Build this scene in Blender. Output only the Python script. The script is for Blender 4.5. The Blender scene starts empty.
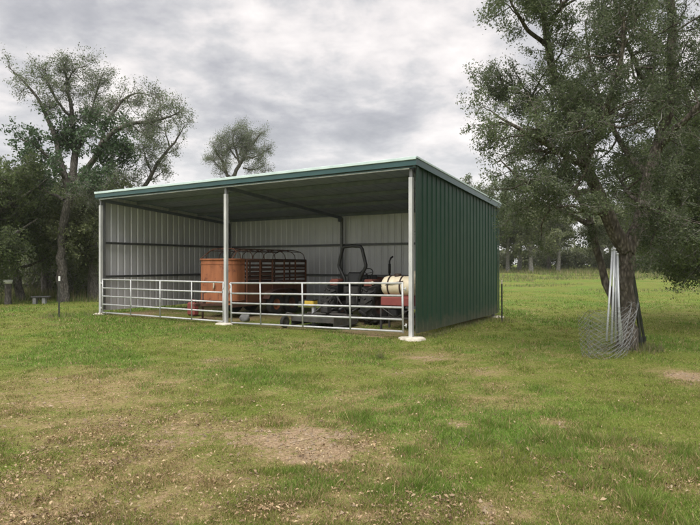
import bpy, math, random
import numpy as np
from mathutils import Vector, Matrix

sc = bpy.context.scene
COL = sc.collection
rnd = random.Random(7)

# ------------------------------------------------------------------ camera numbers
F, HOR, CH = 555.0, 263.8, 1.5          # focal length (px at 700 wide), horizon row, eye height
CA, SA = math.cos(0.555), math.sin(0.555)
SX, SY = 1.222, 11.073                   # front right corner post of the shed
L, D, HF, HB = 10.09, 5.4, 3.594, 3.196  # length, depth, front and back height


def W(x, y, d):
    """photo pixel + distance -> metres"""
    return np.array([(x - 350) / F * d, d, CH + (HOR - y) / F * d])


def S(x, y, z=0.0):
    """shed coordinates -> world"""
    return np.array([SX + x * CA + y * SA, SY - x * SA + y * CA, z])


def front_x(px, y=0.0):
    """shed x on the line at depth y seen in pixel column px"""
    r = (px - 350) / F
    return (r * (SY + y * CA) - SX - y * SA) / (CA + r * SA)


# ------------------------------------------------------------------ noise
class VNoise:
    def __init__(s, seed):
        s.t = np.random.default_rng(seed).random((256, 256))

    def at(s, x, y):
        xi = np.floor(x).astype(int); yi = np.floor(y).astype(int)
        fx = x - xi; fy = y - yi
        fx = fx * fx * (3 - 2 * fx); fy = fy * fy * (3 - 2 * fy)
        a = s.t[xi % 256, yi % 256]; b = s.t[(xi + 1) % 256, yi % 256]
        c = s.t[xi % 256, (yi + 1) % 256]; d = s.t[(xi + 1) % 256, (yi + 1) % 256]
        return (a * (1 - fx) + b * fx) * (1 - fy) + (c * (1 - fx) + d * fx) * fy

    def fbm(s, x, y, o=4):
        v = 0; a = 0.5; n = 0
        for i in range(o):
            v = v + a * s.at(x * 2 ** i + 17.3 * i, y * 2 ** i + 9.1 * i); n += a; a *= 0.5
        return v / n


N1, N2, N3 = VNoise(1), VNoise(2), VNoise(3)


def sstep(a, b, x):
    t = np.clip((x - a) / (b - a), 0, 1)
    return t * t * (3 - 2 * t)


def gh(x, y):
    x = np.asarray(x, float); y = np.asarray(y, float)
    z = 0.72 * sstep(28, 78, y)
    z = z + (N1.fbm(x * 0.9, y * 0.9, 3) - 0.5) * 0.05 + (N2.fbm(x * 0.13 + 5, y * 0.13, 2) - 0.5) * 0.12 * sstep(14, 40, np.hypot(x, y))
    return z


PATCHES = [  # photo px, row, half width px, half height rows, bareness, dryness
    (303, 440, 52, 22, 1.0, 1.0), (245, 436, 38, 12, .7, 1.0), (180, 437, 42, 14, .55, 1.0), (60, 396, 110, 26, .3, .95),
    (100, 420, 80, 20, .3, .9), (430, 357, 34, 5, .85, .9), (696, 378, 28, 9, 1.0, 1.0),
    (370, 513, 150, 16, .65, .9), (215, 478, 60, 16, .3, .7), (40, 500, 110, 40, .4, .9),
    (140, 505, 60, 30, .25, .8), (500, 400, 40, 8, .15, .6), (490, 386, 30, 5, .3, .6),
    (215, 361, 17, 4, .5, .5), (380, 334, 34, 3, .9, .8), (450, 425, 12, 4, .6, .6),
    (570, 505, 60, 20, .2, .6), (650, 470, 50, 25, .15, .5), (300, 345, 60, 6, .2, .5), (420, 440, 20, 6, .3, .5),
    (350, 470, 60, 14, .2, .7), (560, 425, 16, 5, .5, .7), (480, 372, 30, 4, .5, .8), (395, 372, 20, 3, .4, .6)]


def masks(x, y):
    """bare, dry, lush (0..1) of the lawn at world x, y"""
    bare = np.zeros_like(x); dry = np.zeros_like(x)
    yy = np.maximum(y, 2.0)
    px = 350 + F * x / yy; row = HOR + F * CH / yy
    w1 = N1.fbm(x * 1.3 + 3, y * 1.3, 4); w2 = N2.fbm(x * 2.1, y * 2.1 + 7, 4)
    for (cx, cy, hw, hh, b, dr) in PATCHES:
        yc = CH * F / (cy - HOR); xc = (cx - 350) / F * yc
        rx = hw / F * yc; ry = (CH * F / (cy - hh - HOR) - CH * F / (cy + hh - HOR)) / 2
        q = np.hypot((x - xc) / rx, (y - yc) / ry) + (w1 - 0.5) * 1.5
        k = 1 - sstep(0.35, 1.25, q)
        bare = np.maximum(bare, k * b); dry = np.maximum(dry, (1 - sstep(0.5, 1.9, q)) * dr)
    g = sstep(0.5, 0.72, N3.fbm(x * 0.5 + 11, y * 0.5, 4)) * 0.7
    left = sstep(3.5, -2.0, x - 0.0) * sstep(9.5, 4.5, y)
    w3 = N3.fbm(x * 7 + 3, y * 7, 3)
    ins = in_shed(x, y)
    dry = np.clip(np.maximum(dry * .85, g * (0.3 + 0.6 * left)) + left * (w2 - .44) * 1.5 + (w1 - .5) * .6 + (w3 - .5) * 1.1, 0, 1)
    bare = np.clip(bare * (.9 + (w2 - .5) * 1.4 + (w3 - .5) * 2.2) + sstep(.58, .8, w1) * .2, 0, 1)
    bare = np.where(ins, np.clip(.55 + (w1 - .5) * 1.5, 0, 1), bare)
    lush = np.clip(sstep(0.42, 0.66, N2.fbm(x * 0.8 + 31, y * 0.8 + 3, 4)) - dry * .7, 0, 1)
    return bare, dry, lush


# ------------------------------------------------------------------ materials
def nt(name):
    m = bpy.data.materials.new(name); m.use_nodes = True
    t = m.node_tree
    for n in list(t.nodes): t.nodes.remove(n)
    return m, t


def N(t, kind, **kw):
    n = t.nodes.new(kind)
    for k, v in kw.items():
        if k in n.inputs: n.inputs[k].default_value = v
        else: setattr(n, k, v)
    return n


def ramp(t, fac, stops):
    r = t.nodes.new('ShaderNodeValToRGB')
    while len(r.color_ramp.elements) < len(stops): r.color_ramp.elements.new(0.5)
    for e, (p, c) in zip(r.color_ramp.elements, stops):
        e.position = p; e.color = (*c, 1)
    t.links.new(fac, r.inputs[0])
    return r.outputs[0]


def mixc(t, fac, a, b, mode='MIX'):
    m = t.nodes.new('ShaderNodeMix'); m.data_type = 'RGBA'; m.blend_type = mode
    for s, v in ((m.inputs[0], fac), (m.inputs[6], a), (m.inputs[7], b)):
        if isinstance(v, (int, float)): s.default_value = v
        elif isinstance(v, tuple): s.default_value = (*v, 1)
        else: t.links.new(v, s)
    return m.outputs[2]


def mth(t, op, a, b=None, c=None):
    m = t.nodes.new('ShaderNodeMath'); m.operation = op
    for i, v in enumerate((a, b, c)):
        if v is None: continue
        if isinstance(v, (int, float)): m.inputs[i].default_value = v
        else: t.links.new(v, m.inputs[i])
    return m.outputs[0]


def noise(t, scale, detail=4, rough=.55, coord='Object', dist=0.0, sc3=None):
    tc = t.nodes.new('ShaderNodeTexCoord')
    src = tc.outputs[coord]
    if sc3:
        mp = t.nodes.new('ShaderNodeMapping'); mp.inputs['Scale'].default_value = sc3
        t.links.new(src, mp.inputs[0]); src = mp.outputs[0]
    n = N(t, 'ShaderNodeTexNoise', Scale=scale, Detail=detail, Roughness=rough, Distortion=dist)
    t.links.new(src, n.inputs['Vector'])
    return n.outputs['Fac']


def metal(name, c1, c2, scale=3., rough=.5, met=0., sc3=None, spots=None, bump=.0, rv=.15):
    m, t = nt(name)
    n = noise(t, scale, 6, .62, sc3=sc3)
    col = ramp(t, n, [(.32, c1), (.68, c2)])
    if spots:
        n2 = noise(t, spots[0], 5, .7)
        f = ramp(t, n2, [(spots[1], (0, 0, 0)), (spots[1] + .09, (1, 1, 1))])
        col = mixc(t, f, col, spots[2])
    b = N(t, 'ShaderNodeBsdfPrincipled', Metallic=met)
    t.links.new(col, b.inputs['Base Color'])
    r = t.nodes.new('ShaderNodeMapRange'); t.links.new(noise(t, scale * 2.3, 4), r.inputs[0])
    r.inputs[3].default_value = max(rough - rv, .05); r.inputs[4].default_value = min(rough + rv, 1)
    t.links.new(r.outputs[0], b.inputs['Roughness'])
    if bump:
        bp = N(t, 'ShaderNodeBump', Strength=bump, Distance=.01)
        t.links.new(noise(t, scale * 6, 5), bp.inputs['Height']); t.links.new(bp.outputs[0], b.inputs['Normal'])
    o = N(t, 'ShaderNodeOutputMaterial'); t.links.new(b.outputs[0], o.inputs[0])
    return m


def leafmat(name, cols, trans=.3, noise_scale=.7):
    m, t = nt(name)
    g = t.nodes.new('ShaderNodeNewGeometry')
    c = ramp(t, g.outputs['Random Per Island'], [(i / (len(cols) - 1), q) for i, q in enumerate(cols)])
    n = noise(t, noise_scale, 3)
    v = ramp(t, n, [(.35, (.78, .78, .8)), (.65, (1.25, 1.25, 1.15))])
    c = mixc(t, 1.0, c, v, 'MULTIPLY')
    d = N(t, 'ShaderNodeBsdfPrincipled', Roughness=.55)
    d.inputs['Specular IOR Level'].default_value = .35
    t.links.new(c, d.inputs['Base Color'])
    tr = t.nodes.new('ShaderNodeBsdfTranslucent'); t.links.new(c, tr.inputs[0])
    mx = t.nodes.new('ShaderNodeMixShader'); mx.inputs[0].default_value = trans
    t.links.new(d.outputs[0], mx.inputs[1]); t.links.new(tr.outputs[0], mx.inputs[2])
    o = N(t, 'ShaderNodeOutputMaterial'); t.links.new(mx.outputs[0], o.inputs[0])
    return m


def bark(name, c1, c2, c3):
    m, t = nt(name)
    n = noise(t, 9, 8, .7, sc3=(1, 1, .35), dist=.6)
    v = N(t, 'ShaderNodeTexVoronoi', Scale=26.0)
    tc = t.nodes.new('ShaderNodeTexCoord'); mp = t.nodes.new('ShaderNodeMapping'); mp.inputs['Scale'].default_value = (1, 1, .35)
    t.links.new(tc.outputs['Object'], mp.inputs[0]); t.links.new(mp.outputs[0], v.inputs['Vector'])
    c = ramp(t, n, [(.34, c1), (.52, c2), (.72, c3)])
    f = ramp(t, v.outputs['Distance'], [(.0, (1.25, 1.25, 1.25)), (.6, (.5, .5, .5))])
    c = mixc(t, 1.0, c, f, 'MULTIPLY')
    b = N(t, 'ShaderNodeBsdfPrincipled', Roughness=.95); t.links.new(c, b.inputs['Base Color'])
    b.inputs['Specular IOR Level'].default_value = .1
    bp = N(t, 'ShaderNodeBump', Strength=.9, Distance=.03, invert=True)
    t.links.new(v.outputs['Distance'], bp.inputs['Height']); t.links.new(bp.outputs[0], b.inputs['Normal'])
    o = N(t, 'ShaderNodeOutputMaterial'); t.links.new(b.outputs[0], o.inputs[0])
    return m


M = {}
M['galv'] = metal('galvanised_steel', (.40, .41, .42), (.62, .63, .64), 14, .42, .35)
M['gate'] = metal('gate_tube', (.40, .41, .40), (.56, .57, .56), 10, .5, .2, spots=(22, .66, (.3, .27, .23)))
M['post'] = metal('post_steel', (.42, .43, .43), (.66, .66, .65), 7, .5, .2, sc3=(1, 1, .3), spots=(16, .7, (.3, .3, .3)))
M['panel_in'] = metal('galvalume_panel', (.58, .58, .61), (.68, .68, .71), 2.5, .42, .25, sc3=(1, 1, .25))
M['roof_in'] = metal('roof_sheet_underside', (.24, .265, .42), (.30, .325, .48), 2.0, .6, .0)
M['green'] = metal('green_painted_sheet', (.004, .034, .018), (.006, .043, .023), 1.2, .5, 0, sc3=(1, 1, .3), rv=.08)
def mud(m):
    t = m.node_tree; b = next(n for n in t.nodes if n.type == 'BSDF_PRINCIPLED'); src = b.inputs['Base Color'].links[0].from_socket
    tc = t.nodes.new('ShaderNodeTexCoord'); sp = t.nodes.new('ShaderNodeSeparateXYZ'); t.links.new(tc.outputs['Object'], sp.inputs[0])
    h = mth(t, 'SUBTRACT', mth(t, 'MULTIPLY', noise(t, 6, 6, .7), .9), sp.outputs[2])
    f = t.nodes.new('ShaderNodeMapRange'); t.links.new(h, f.inputs[0]); f.inputs[1].default_value = .05; f.inputs[2].default_value = .32; f.inputs[4].default_value = .55
    t.links.new(mixc(t, f.outputs[0], src, (.12, .10, .07)), b.inputs['Base Color'])
    bp = N(t, 'ShaderNodeBump', Strength=.25, Distance=.02); t.links.new(noise(t, 1.6, 2, .5), bp.inputs['Height']); t.links.new(bp.outputs[0], b.inputs['Normal'])


mud(M['green'])
M['green_trim'] = metal('green_trim', (.035, .085, .085), (.045, .10, .102), 2.2, .3, 0, rv=.06)
M['highlight_lip'] = metal('trim_edge_highlight', (.5, .62, .6), (.62, .74, .72), 4, .35, 0)  # highlight along the roof edge put into the lip colour
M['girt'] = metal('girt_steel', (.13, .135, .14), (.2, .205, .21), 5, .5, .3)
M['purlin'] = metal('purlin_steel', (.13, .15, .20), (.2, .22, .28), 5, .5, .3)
M['concrete'] = metal('pale_concrete', (.38, .34, .26), (.66, .62, .51), 9, .9, 0, bump=.6)
M['rust_orange'] = metal('rust_orange_sheet', (.24, .085, .038), (.46, .17, .072), 4.5, .8, 0, sc3=(1, 1, .2), spots=(4, .55, (.17, .055, .028)), bump=.3)
M['rust_dark'] = metal('dark_rusted_steel', (.06, .032, .024), (.13, .06, .042), 5, .8, 0, bump=.2)
M['rust_brown'] = metal('brown_rusted_sheet', (.12, .045, .025), (.2, .08, .04), 3, .8, 0, spots=(6, .6, (.05, .03, .022)), bump=.2)
M['tyre'] = metal('rubber_tyre', (.02, .02, .02), (.045, .042, .038), 9, .85, 0, spots=(7, .6, (.09, .075, .055)))
M['black'] = metal('black_paint', (.012, .012, .013), (.025, .025, .026), 6, .45, 0)
M['red'] = metal('faded_red_paint', (.17, .05, .038), (.28, .095, .07), 5, .6, 0, spots=(9, .58, (.1, .06, .04)))
M['red_frame'] = metal('red_carrier_paint', (.2, .045, .042), (.27, .07, .06), 5, .5, 0)
M['dark_iron'] = metal('greasy_iron', (.03, .03, .03), (.07, .065, .06), 8, .6, .2)
M['grey_deck'] = metal('worn_grey_steel', (.055, .055, .05), (.12, .115, .105), 6, .7, .1, spots=(8, .55, (.08, .055, .035)))
M['yellow'] = metal('yellow_paint', (.5, .34, .04), (.62, .44, .08), 6, .5, 0)
M['tank'] = metal('cream_plastic_tank', (.70, .60, .42), (.80, .71, .53), 3, .45, 0)
M['tank_dark'] = metal('tan_plastic', (.42, .38, .28), (.52, .47, .36), 4, .5, 0)
M['strap'] = metal('dark_strap', (.03, .018, .012), (.06, .03, .02), 9, .7, 0)
M['white'] = metal('white_paint', (.7, .7, .68), (.8, .8, .78), 6, .5, 0)
M['stone'] = metal('grey_stone', (.16, .16, .155), (.28, .28, .27), 6, .9, 0, bump=.8)
M['tpost'] = metal('dark_green_post', (.02, .025, .02), (.05, .05, .04), 9, .6, 0)
M['pipe'] = metal('silver_pipe', (.45, .47, .49), (.68, .70, .72), 7, .45, .4, sc3=(1, 1, .3), spots=(12, .62, (.3, .29, .27)))
M['wire'] = metal('galvanised_wire', (.15, .155, .15), (.24, .245, .24), 20, .6, .2)
M['plank'] = metal('weathered_dark_wood', (.05, .05, .05), (.1, .1, .1), 5, .85, 0)
M['bark_oak'] = bark('oak_bark', (.08, .068, .056), (.165, .143, .118), (.29, .265, .23))
M['bark_grey'] = bark('grey_bark', (.09, .08, .07), (.17, .155, .135), (.27, .255, .23))
M['bark_pale'] = bark('pale_bark', (.2, .19, .165), (.34, .33, .30), (.46, .45, .42))
M['twig'] = metal('lichen_grey_twig', (.17, .16, .145), (.30, .29, .27), 5, .95, 0)
M['twig_oak'] = metal('brown_grey_twig', (.12, .112, .098), (.25, .24, .215), 5, .95, 0)
M['leaf_oak'] = leafmat('oak_leaf', [(.058, .082, .038), (.085, .115, .052), (.115, .145, .072), (.17, .19, .12)], .45)
M['leaf_dark'] = leafmat('dark_leaf', [(.07, .10, .04), (.11, .145, .058), (.16, .195, .085)], .55)
M['leaf_green'] = leafmat('green_leaf', [(.045, .08, .034), (.07, .12, .055), (.10, .155, .08)], .35)
M['leaf_grey'] = leafmat('grey_green_leaf', [(.085, .115, .055), (.12, .155, .078), (.17, .20, .115)], .35)
M['leaf_olive'] = leafmat('olive_leaf', [(.09, .115, .05), (.135, .16, .07), (.19, .205, .105)], .35)
M['leaf_fresh'] = leafmat('fresh_leaf', [(.07, .12, .025), (.11, .17, .04), (.15, .2, .06)], .4)
M['weed'] = leafmat('weed_blades', [(.09, .14, .035), (.14, .18, .055), (.22, .21, .10), (.30, .24, .15)], .4)
M['litter'] = leafmat('fallen_leaf', [(.10, .062, .034), (.21, .14, .075), (.31, .215, .125), (.42, .33, .205)], .1, 3)


def ground_mat():
    m, t = nt('lawn_soil')
    at = t.nodes.new('ShaderNodeAttribute'); at.attribute_name = 'cover'
    sep = t.nodes.new('ShaderNodeSeparateColor'); t.links.new(at.outputs['Color'], sep.inputs[0])
    bare, dry, lush = sep.outputs[0], sep.outputs[1], sep.outputs[2]
    fine = noise(t, 38, 7, .72); mid = noise(t, 7, 6, .68); big = noise(t, .55, 5, .6)
    green = ramp(t, fine, [(.28, (.062, .084, .016)), (.5, (.120, .152, .030)), (.72, (.215, .24, .068))])
    lushc = ramp(t, fine, [(.28, (.052, .094, .014)), (.5, (.09, .158, .026)), (.74, (.17, .245, .055))])
    dryc = ramp(t, fine, [(.25, (.125, .09, .04)), (.5, (.25, .19, .09)), (.76, (.44, .335, .19))])
    dirt = ramp(t, fine, [(.25, (.14, .095, .055)), (.5, (.285, .205, .125)), (.75, (.46, .36, .24))])
    c = mixc(t, lush, green, lushc)
    v = ramp(t, big, [(.3, (.82, .86, .8)), (.7, (1.2, 1.14, 1.1))])
    c = mixc(t, 1., c, v, 'MULTIPLY')
    f = mth(t, 'MULTIPLY_ADD', mid, 1.6, -.8)
    f2 = mth(t, 'MULTIPLY_ADD', noise(t, 17, 5, .7), 2.4, -1.2)
    fd = t.nodes.new('ShaderNodeClamp'); t.links.new(mth(t, 'MULTIPLY', mth(t, 'ADD', dry, mth(t, 'ADD', f, f2)), .8), fd.inputs[0])
    c = mixc(t, fd.outputs[0], c, dryc)
    fb = t.nodes.new('ShaderNodeClamp'); t.links.new(mth(t, 'MULTIPLY_ADD', mth(t, 'ADD', bare, mth(t, 'ADD', f, f2)), 1.7, -.55), fb.inputs[0])
    c = mixc(t, fb.outputs[0], c, dirt)
    b = N(t, 'ShaderNodeBsdfPrincipled', Roughness=1.0); t.links.new(c, b.inputs['Base Color'])
    b.inputs['Specular IOR Level'].default_value = .05
    bp = N(t, 'ShaderNodeBump', Strength=.7, Distance=.03)
    t.links.new(fine, bp.inputs['Height']); t.links.new(bp.outputs[0], b.inputs['Normal'])
    o = N(t, 'ShaderNodeOutputMaterial'); t.links.new(b.outputs[0], o.inputs[0])
    return m


def blade_mat():
    m, t = nt('grass_blade')
    at = t.nodes.new('ShaderNodeAttribute'); at.attribute_name = 'tint'
    d = N(t, 'ShaderNodeBsdfPrincipled', Roughness=.6); d.inputs['Specular IOR Level'].default_value = .25
    t.links.new(at.outputs['Color'], d.inputs['Base Color'])
    tr = t.nodes.new('ShaderNodeBsdfTranslucent'); t.links.new(at.outputs['Color'], tr.inputs[0])
    mx = t.nodes.new('ShaderNodeMixShader'); mx.inputs[0].default_value = .35
    t.links.new(d.outputs[0], mx.inputs[1]); t.links.new(tr.outputs[0], mx.inputs[2])
    o = N(t, 'ShaderNodeOutputMaterial'); t.links.new(mx.outputs[0], o.inputs[0])
    return m


M['ground'] = ground_mat(); M['blade'] = blade_mat()


# ------------------------------------------------------------------ object helpers
def tag(o, label=None, cat=None, group=None, kind=None):
    if label: o['label'] = label
    if cat: o['category'] = cat
    if group: o['group'] = group
    if kind: o['kind'] = kind
    return o


def empty(name, loc, rz=0., rx=0., ry=0.):
    o = bpy.data.objects.new(name, None); COL.objects.link(o)
    o.location = [float(v) for v in loc]; o.rotation_euler = (rx, ry, rz); o.empty_display_size = .2
    return o


def link(name, me, parent=None):
    o = bpy.data.objects.new(name, me); COL.objects.link(o)
    if parent: o.parent = parent
    return o


def np_mesh(name, V, Fs, mats, midx=None, smooth=False):
    """V (n,3); Fs list of (k,m) index arrays; midx list of material indices per array"""
    me = bpy.data.meshes.new(name)
    me.vertices.add(len(V)); me.vertices.foreach_set('co', np.asarray(V, np.float32).ravel())
    tot = np.concatenate([np.full(len(f), f.shape[1]) for f in Fs])
    lv = np.concatenate([f.ravel() for f in Fs]).astype(np.int32)
    me.loops.add(len(lv)); me.loops.foreach_set('vertex_index', lv)
    me.polygons.add(len(tot))
    st = np.concatenate([[0], np.cumsum(tot)[:-1]]).astype(np.int32)
    me.polygons.foreach_set('loop_start', st)
    for mt in mats: me.materials.append(mt)
    if midx is not None:
        me.polygons.foreach_set('material_index', np.concatenate([np.full(len(f), k) for f, k in zip(Fs, midx)]).astype(np.int32))
    if smooth:
        if isinstance(smooth, list): sm = np.concatenate([np.full(len(f), s) for f, s in zip(Fs, smooth)])
        else: sm = np.ones(len(tot), bool)
        me.polygons.foreach_set('use_smooth', sm.astype(bool))
    me.update(calc_edges=True); me.validate()
    return me


class MB:
    def __init__(s): s.v = []; s.f = []; s.m = []; s.sm = []

    def add(s, vs, fs, mi=0, sm=False):
        b = len(s.v); s.v += [tuple(map(float, v)) for v in vs]
        for f in fs: s.f.append([b + i for i in f]); s.m.append(mi); s.sm.append(sm)

    def box(s, c, sz, rot=None, mi=0, bev=0.0):
        x, y, z = [q / 2 for q in sz]
        if bev:
            e = min(bev, x * .9, y * .9, z * .9); vs = []; k = {}
            for a in (-1, 1):
                for b in (-1, 1):
                    for g in (-1, 1):
                        for ax in range(3):
                            p = [a * (x - e), b * (y - e), g * (z - e)]; p[ax] = (a * x, b * y, g * z)[ax]
                            k[(a, b, g, ax)] = len(vs); vs.append(p)
            fs = []
            for ax in range(3):
                o = [i for i in range(3) if i != ax]
                for sg in (-1, 1):
                    q = []
                    for u, w in ((-1, -1), (1, -1), (1, 1), (-1, 1)):
                        t = [0, 0, 0]; t[ax] = sg; t[o[0]] = u; t[o[1]] = w; q.append(k[(*t, ax)])
                    fs.append(q)
                for u in (-1, 1):
                    for w in (-1, 1):
                        q = []
                        for e1, axx in ((-1, o[0]), (-1, o[1]), (1, o[1]), (1, o[0])):
                            t = [0, 0, 0]; t[ax] = e1; t[o[0]] = u; t[o[1]] = w; q.append(k[(*t, axx)])
                        fs.append(q)
            for a in (-1, 1):
                for b in (-1, 1):
                    for g in (-1, 1): fs.append([k[(a, b, g, ax)] for ax in range(3)])
        else:
            vs = [(a * x, b * y, g * z) for a in (-1, 1) for b in (-1, 1) for g in (-1, 1)]
            fs = [(0, 1, 3, 2), (4, 6, 7, 5), (0, 4, 5, 1), (2, 3, 7, 6), (0, 2, 6, 4), (1, 5, 7, 3)]
        if rot is not None:
            R = rot if isinstance(rot, Matrix) else Matrix.Rotation(rot, 3, 'Z')
            vs = [R @ Vector(v) for v in vs]
        s.add([(v[0] + c[0], v[1] + c[1], v[2] + c[2]) for v in vs], fs, mi)
        return s

    def tube(s, pts, r, n=8, mi=0, cap=True, square=False):
        P = [Vector([float(q) for q in p]) for p in pts]
        rs = r if isinstance(r, (list, tuple)) else [r] * len(P)
        if square: n = 4
        rings = []; up = None
        for i, p in enumerate(P):
            t = (P[min(i + 1, len(P) - 1)] - P[max(i - 1, 0)]).normalized()
            if up is None:
                ref = Vector((0, 0, 1)) if abs(t.z) < .9 else Vector((1, 0, 0))
                up = (ref - t * ref.dot(t)).normalized()
            else: up = (up - t * up.dot(t)).normalized()
            sd = t.cross(up); k = math.sqrt(2) if square else 1; o = math.pi / 4 if square else 0
            rings.append([p + (up * math.cos(2 * math.pi * j / n + o) + sd * math.sin(2 * math.pi * j / n + o)) * rs[i] * k for j in range(n)])
        vs = [v for g in rings for v in g]; fs = []
        for i in range(len(P) - 1):
            for j in range(n):
                fs.append((i * n + j, i * n + (j + 1) % n, (i + 1) * n + (j + 1) % n, (i + 1) * n + j))
        if cap: fs += [tuple(range(n))[::-1], tuple(range((len(P) - 1) * n, len(P) * n))]
        s.add(vs, fs, mi, not square and n > 4)
        return s

    def lathe(s, prof, c, axis='z', n=28, mi=0, a0=0, a1=2 * math.pi):
        """prof: (radius, height) list"""
        vs = []; full = abs(a1 - a0 - 2 * math.pi) < 1e-6; k = n if full else n + 1
        for r, h in prof:
            for j in range(k):
                a = a0 + (a1 - a0) * j / n; u, w = r * math.cos(a), r * math.sin(a)
                p = {'z': (u, w, h), 'x': (h, u, w), 'y': (w, h, u)}[axis]
                vs.append((p[0] + c[0], p[1] + c[1], p[2] + c[2]))
        fs = []
        for i in range(len(prof) - 1):
            for j in range(n):
                fs.append((i * k + j, i * k + (j + 1) % k, (i + 1) * k + (j + 1) % k, (i + 1) * k + j))
        s.add(vs, fs, mi, True)
        return s

    def mesh(s, name, mats):
        me = bpy.data.meshes.new(name); me.from_pydata(s.v, [], s.f)
        for q in (mats if isinstance(mats, list) else [mats]): me.materials.append(q)
        me.polygons.foreach_set('material_index', s.m); me.polygons.foreach_set('use_smooth', s.sm)
        me.update()
        return me

    def build(s, name, mats, parent=None): return link(name, s.mesh(name, mats), parent)


# ------------------------------------------------------------------ ground
def build_ground():
    u = np.linspace(-1, 1, 420); X = np.sinh(u * 4.6) / math.sinh(4.6) * 420
    v = np.linspace(-1, 1, 520); Y = 7 + np.sinh(v * 4.9) / math.sinh(4.9) * 480
    XX, YY = np.meshgrid(X, Y, indexing='ij')
    V = np.stack([XX, YY, gh(XX, YY)], -1).reshape(-1, 3)
    n, m = XX.shape
    i = np.arange(n - 1)[:, None] * m + np.arange(m - 1)[None]
    Q = np.stack([i, i + m, i + m + 1, i + 1], -1).reshape(-1, 4)
    me = np_mesh('ground', V, [Q], [M['ground']], smooth=True)
    b, d, l = masks(V[:, 0], V[:, 1])
    a = me.color_attributes.new('cover', 'FLOAT_COLOR', 'POINT')
    a.data.foreach_set('color', np.stack([b, d, l, np.ones_like(b)], -1).astype(np.float32).ravel())
    tag(link('ground', me), kind='structure')


def in_shed(x, y):
    dx, dy = x - SX, y - SY
    a = dx * CA - dy * SA; b = dx * SA + dy * CA
    return (a > -L - .1) & (a < .1) & (b > .15) & (b < D + .1)


def build_grass():
    rg = np.random.default_rng(5)
    n = 900000
    a, e = 2.9, 30.0; k = 1.15                       # density along the ground falls with distance
    u = rg.random(n); y = (a ** -k + u * (e ** -k - a ** -k)) ** (-1 / k)
    x = (rg.random(n) * 2 - 1) * (0.68 * y + 1.2)
    clump = N3.fbm(x * 4.5, y * 4.5, 3)
    bare, dry, lush = masks(x, y)
    keep = rg.random(n) < (1.05 - bare * 1.05) * (0.35 + 1.2 * sstep(.35, .65, clump)) * np.where(in_shed(x, y), .25, 1)
    x, y, bare, dry, lush, clump = [q[keep] for q in (x, y, bare, dry, lush, clump)]
    n = len(x)
    h = (0.017 + 0.024 * rg.random(n)) * (0.7 + lush * .8 + sstep(.55, .8, clump) * .7) * (1 - .45 * dry)
    tall = rg.random(n) < .012; h[tall] *= 2.2; h *= .75 + .7 * sstep(.5, .75, N1.fbm(x * 2.3 + 60, y * 2.3, 3))
    h *= 1 + .3 * sstep(8, 20, y)
    w = (0.0022 + .0016 * rg.random(n)) * (1 + sstep(4, 18, y) * 3.2)
    th = rg.random(n) * 2 * math.pi; lean = rg.normal(0, .75, n) * h; la = rg.random(n) * 2 * math.pi
    z = gh(x, y) - .004
    c, s_ = np.cos(th) * w, np.sin(th) * w
    A = np.stack([x - c, y - s_, z], -1); B = np.stack([x + c, y + s_, z], -1)
    T = np.stack([x + np.cos(la) * lean, y + np.sin(la) * lean, z + h], -1)
    V = np.stack([A, B, T], 1).reshape(-1, 3)
    me = np_mesh('grass', V, [np.arange(n * 3).reshape(-1, 3)], [M['blade']])
    g1 = np.array([.115, .162, .024]); g2 = np.array([.26, .295, .066]); lu = np.array([.112, .222, .03]); st = np.array([.48, .38, .20]); br = np.array([.27, .19, .09])
    q = rg.random((n, 1)); col = g1 * (1 - q) + g2 * q
    col = col * (1 - .55 * lush[:, None]) + lu * .55 * lush[:, None]
    isdry = rg.random(n) < (.14 + dry * .62)
    sb = rg.random((n, 1)); col = np.where(isdry[:, None], st * sb + br * (1 - sb), col)
    col *= rg.uniform(.7, 1.25, (n, 1))
    col = np.repeat(np.concatenate([col, np.ones((n, 1))], 1), 3, 0)
    at = me.color_attributes.new('tint', 'FLOAT_COLOR', 'POINT'); at.data.foreach_set('color', col.astype(np.float32).ravel())
    tag(link('grass', me), 'short green and straw coloured grass over the whole yard', 'grass', kind='stuff')


def quads(C, size, rg, flat=.0, asp=.5):
    """rhombus leaves: one per centre"""
    n = len(C)
    nrm = rg.normal(size=(n, 3)); nrm[:, 2] += flat * 3
    nrm /= np.linalg.norm(nrm, axis=1, keepdims=True)
    t = rg.normal(size=(n, 3)); t -= nrm * (t * nrm).sum(1, keepdims=True); t /= np.linalg.norm(t, axis=1, keepdims=True)
    b = np.cross(nrm, t); s = (np.asarray(size) * rg.uniform(.5, 1.5, n))[:, None]
    V = np.stack([C - t * s * .5, C + b * s * asp * .5 + t * s * .08, C + t * s * .5, C - b * s * asp * .5 + t * s * .08], 1).reshape(-1, 3)
    return V, np.arange(n * 4).reshape(-1, 4)


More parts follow.
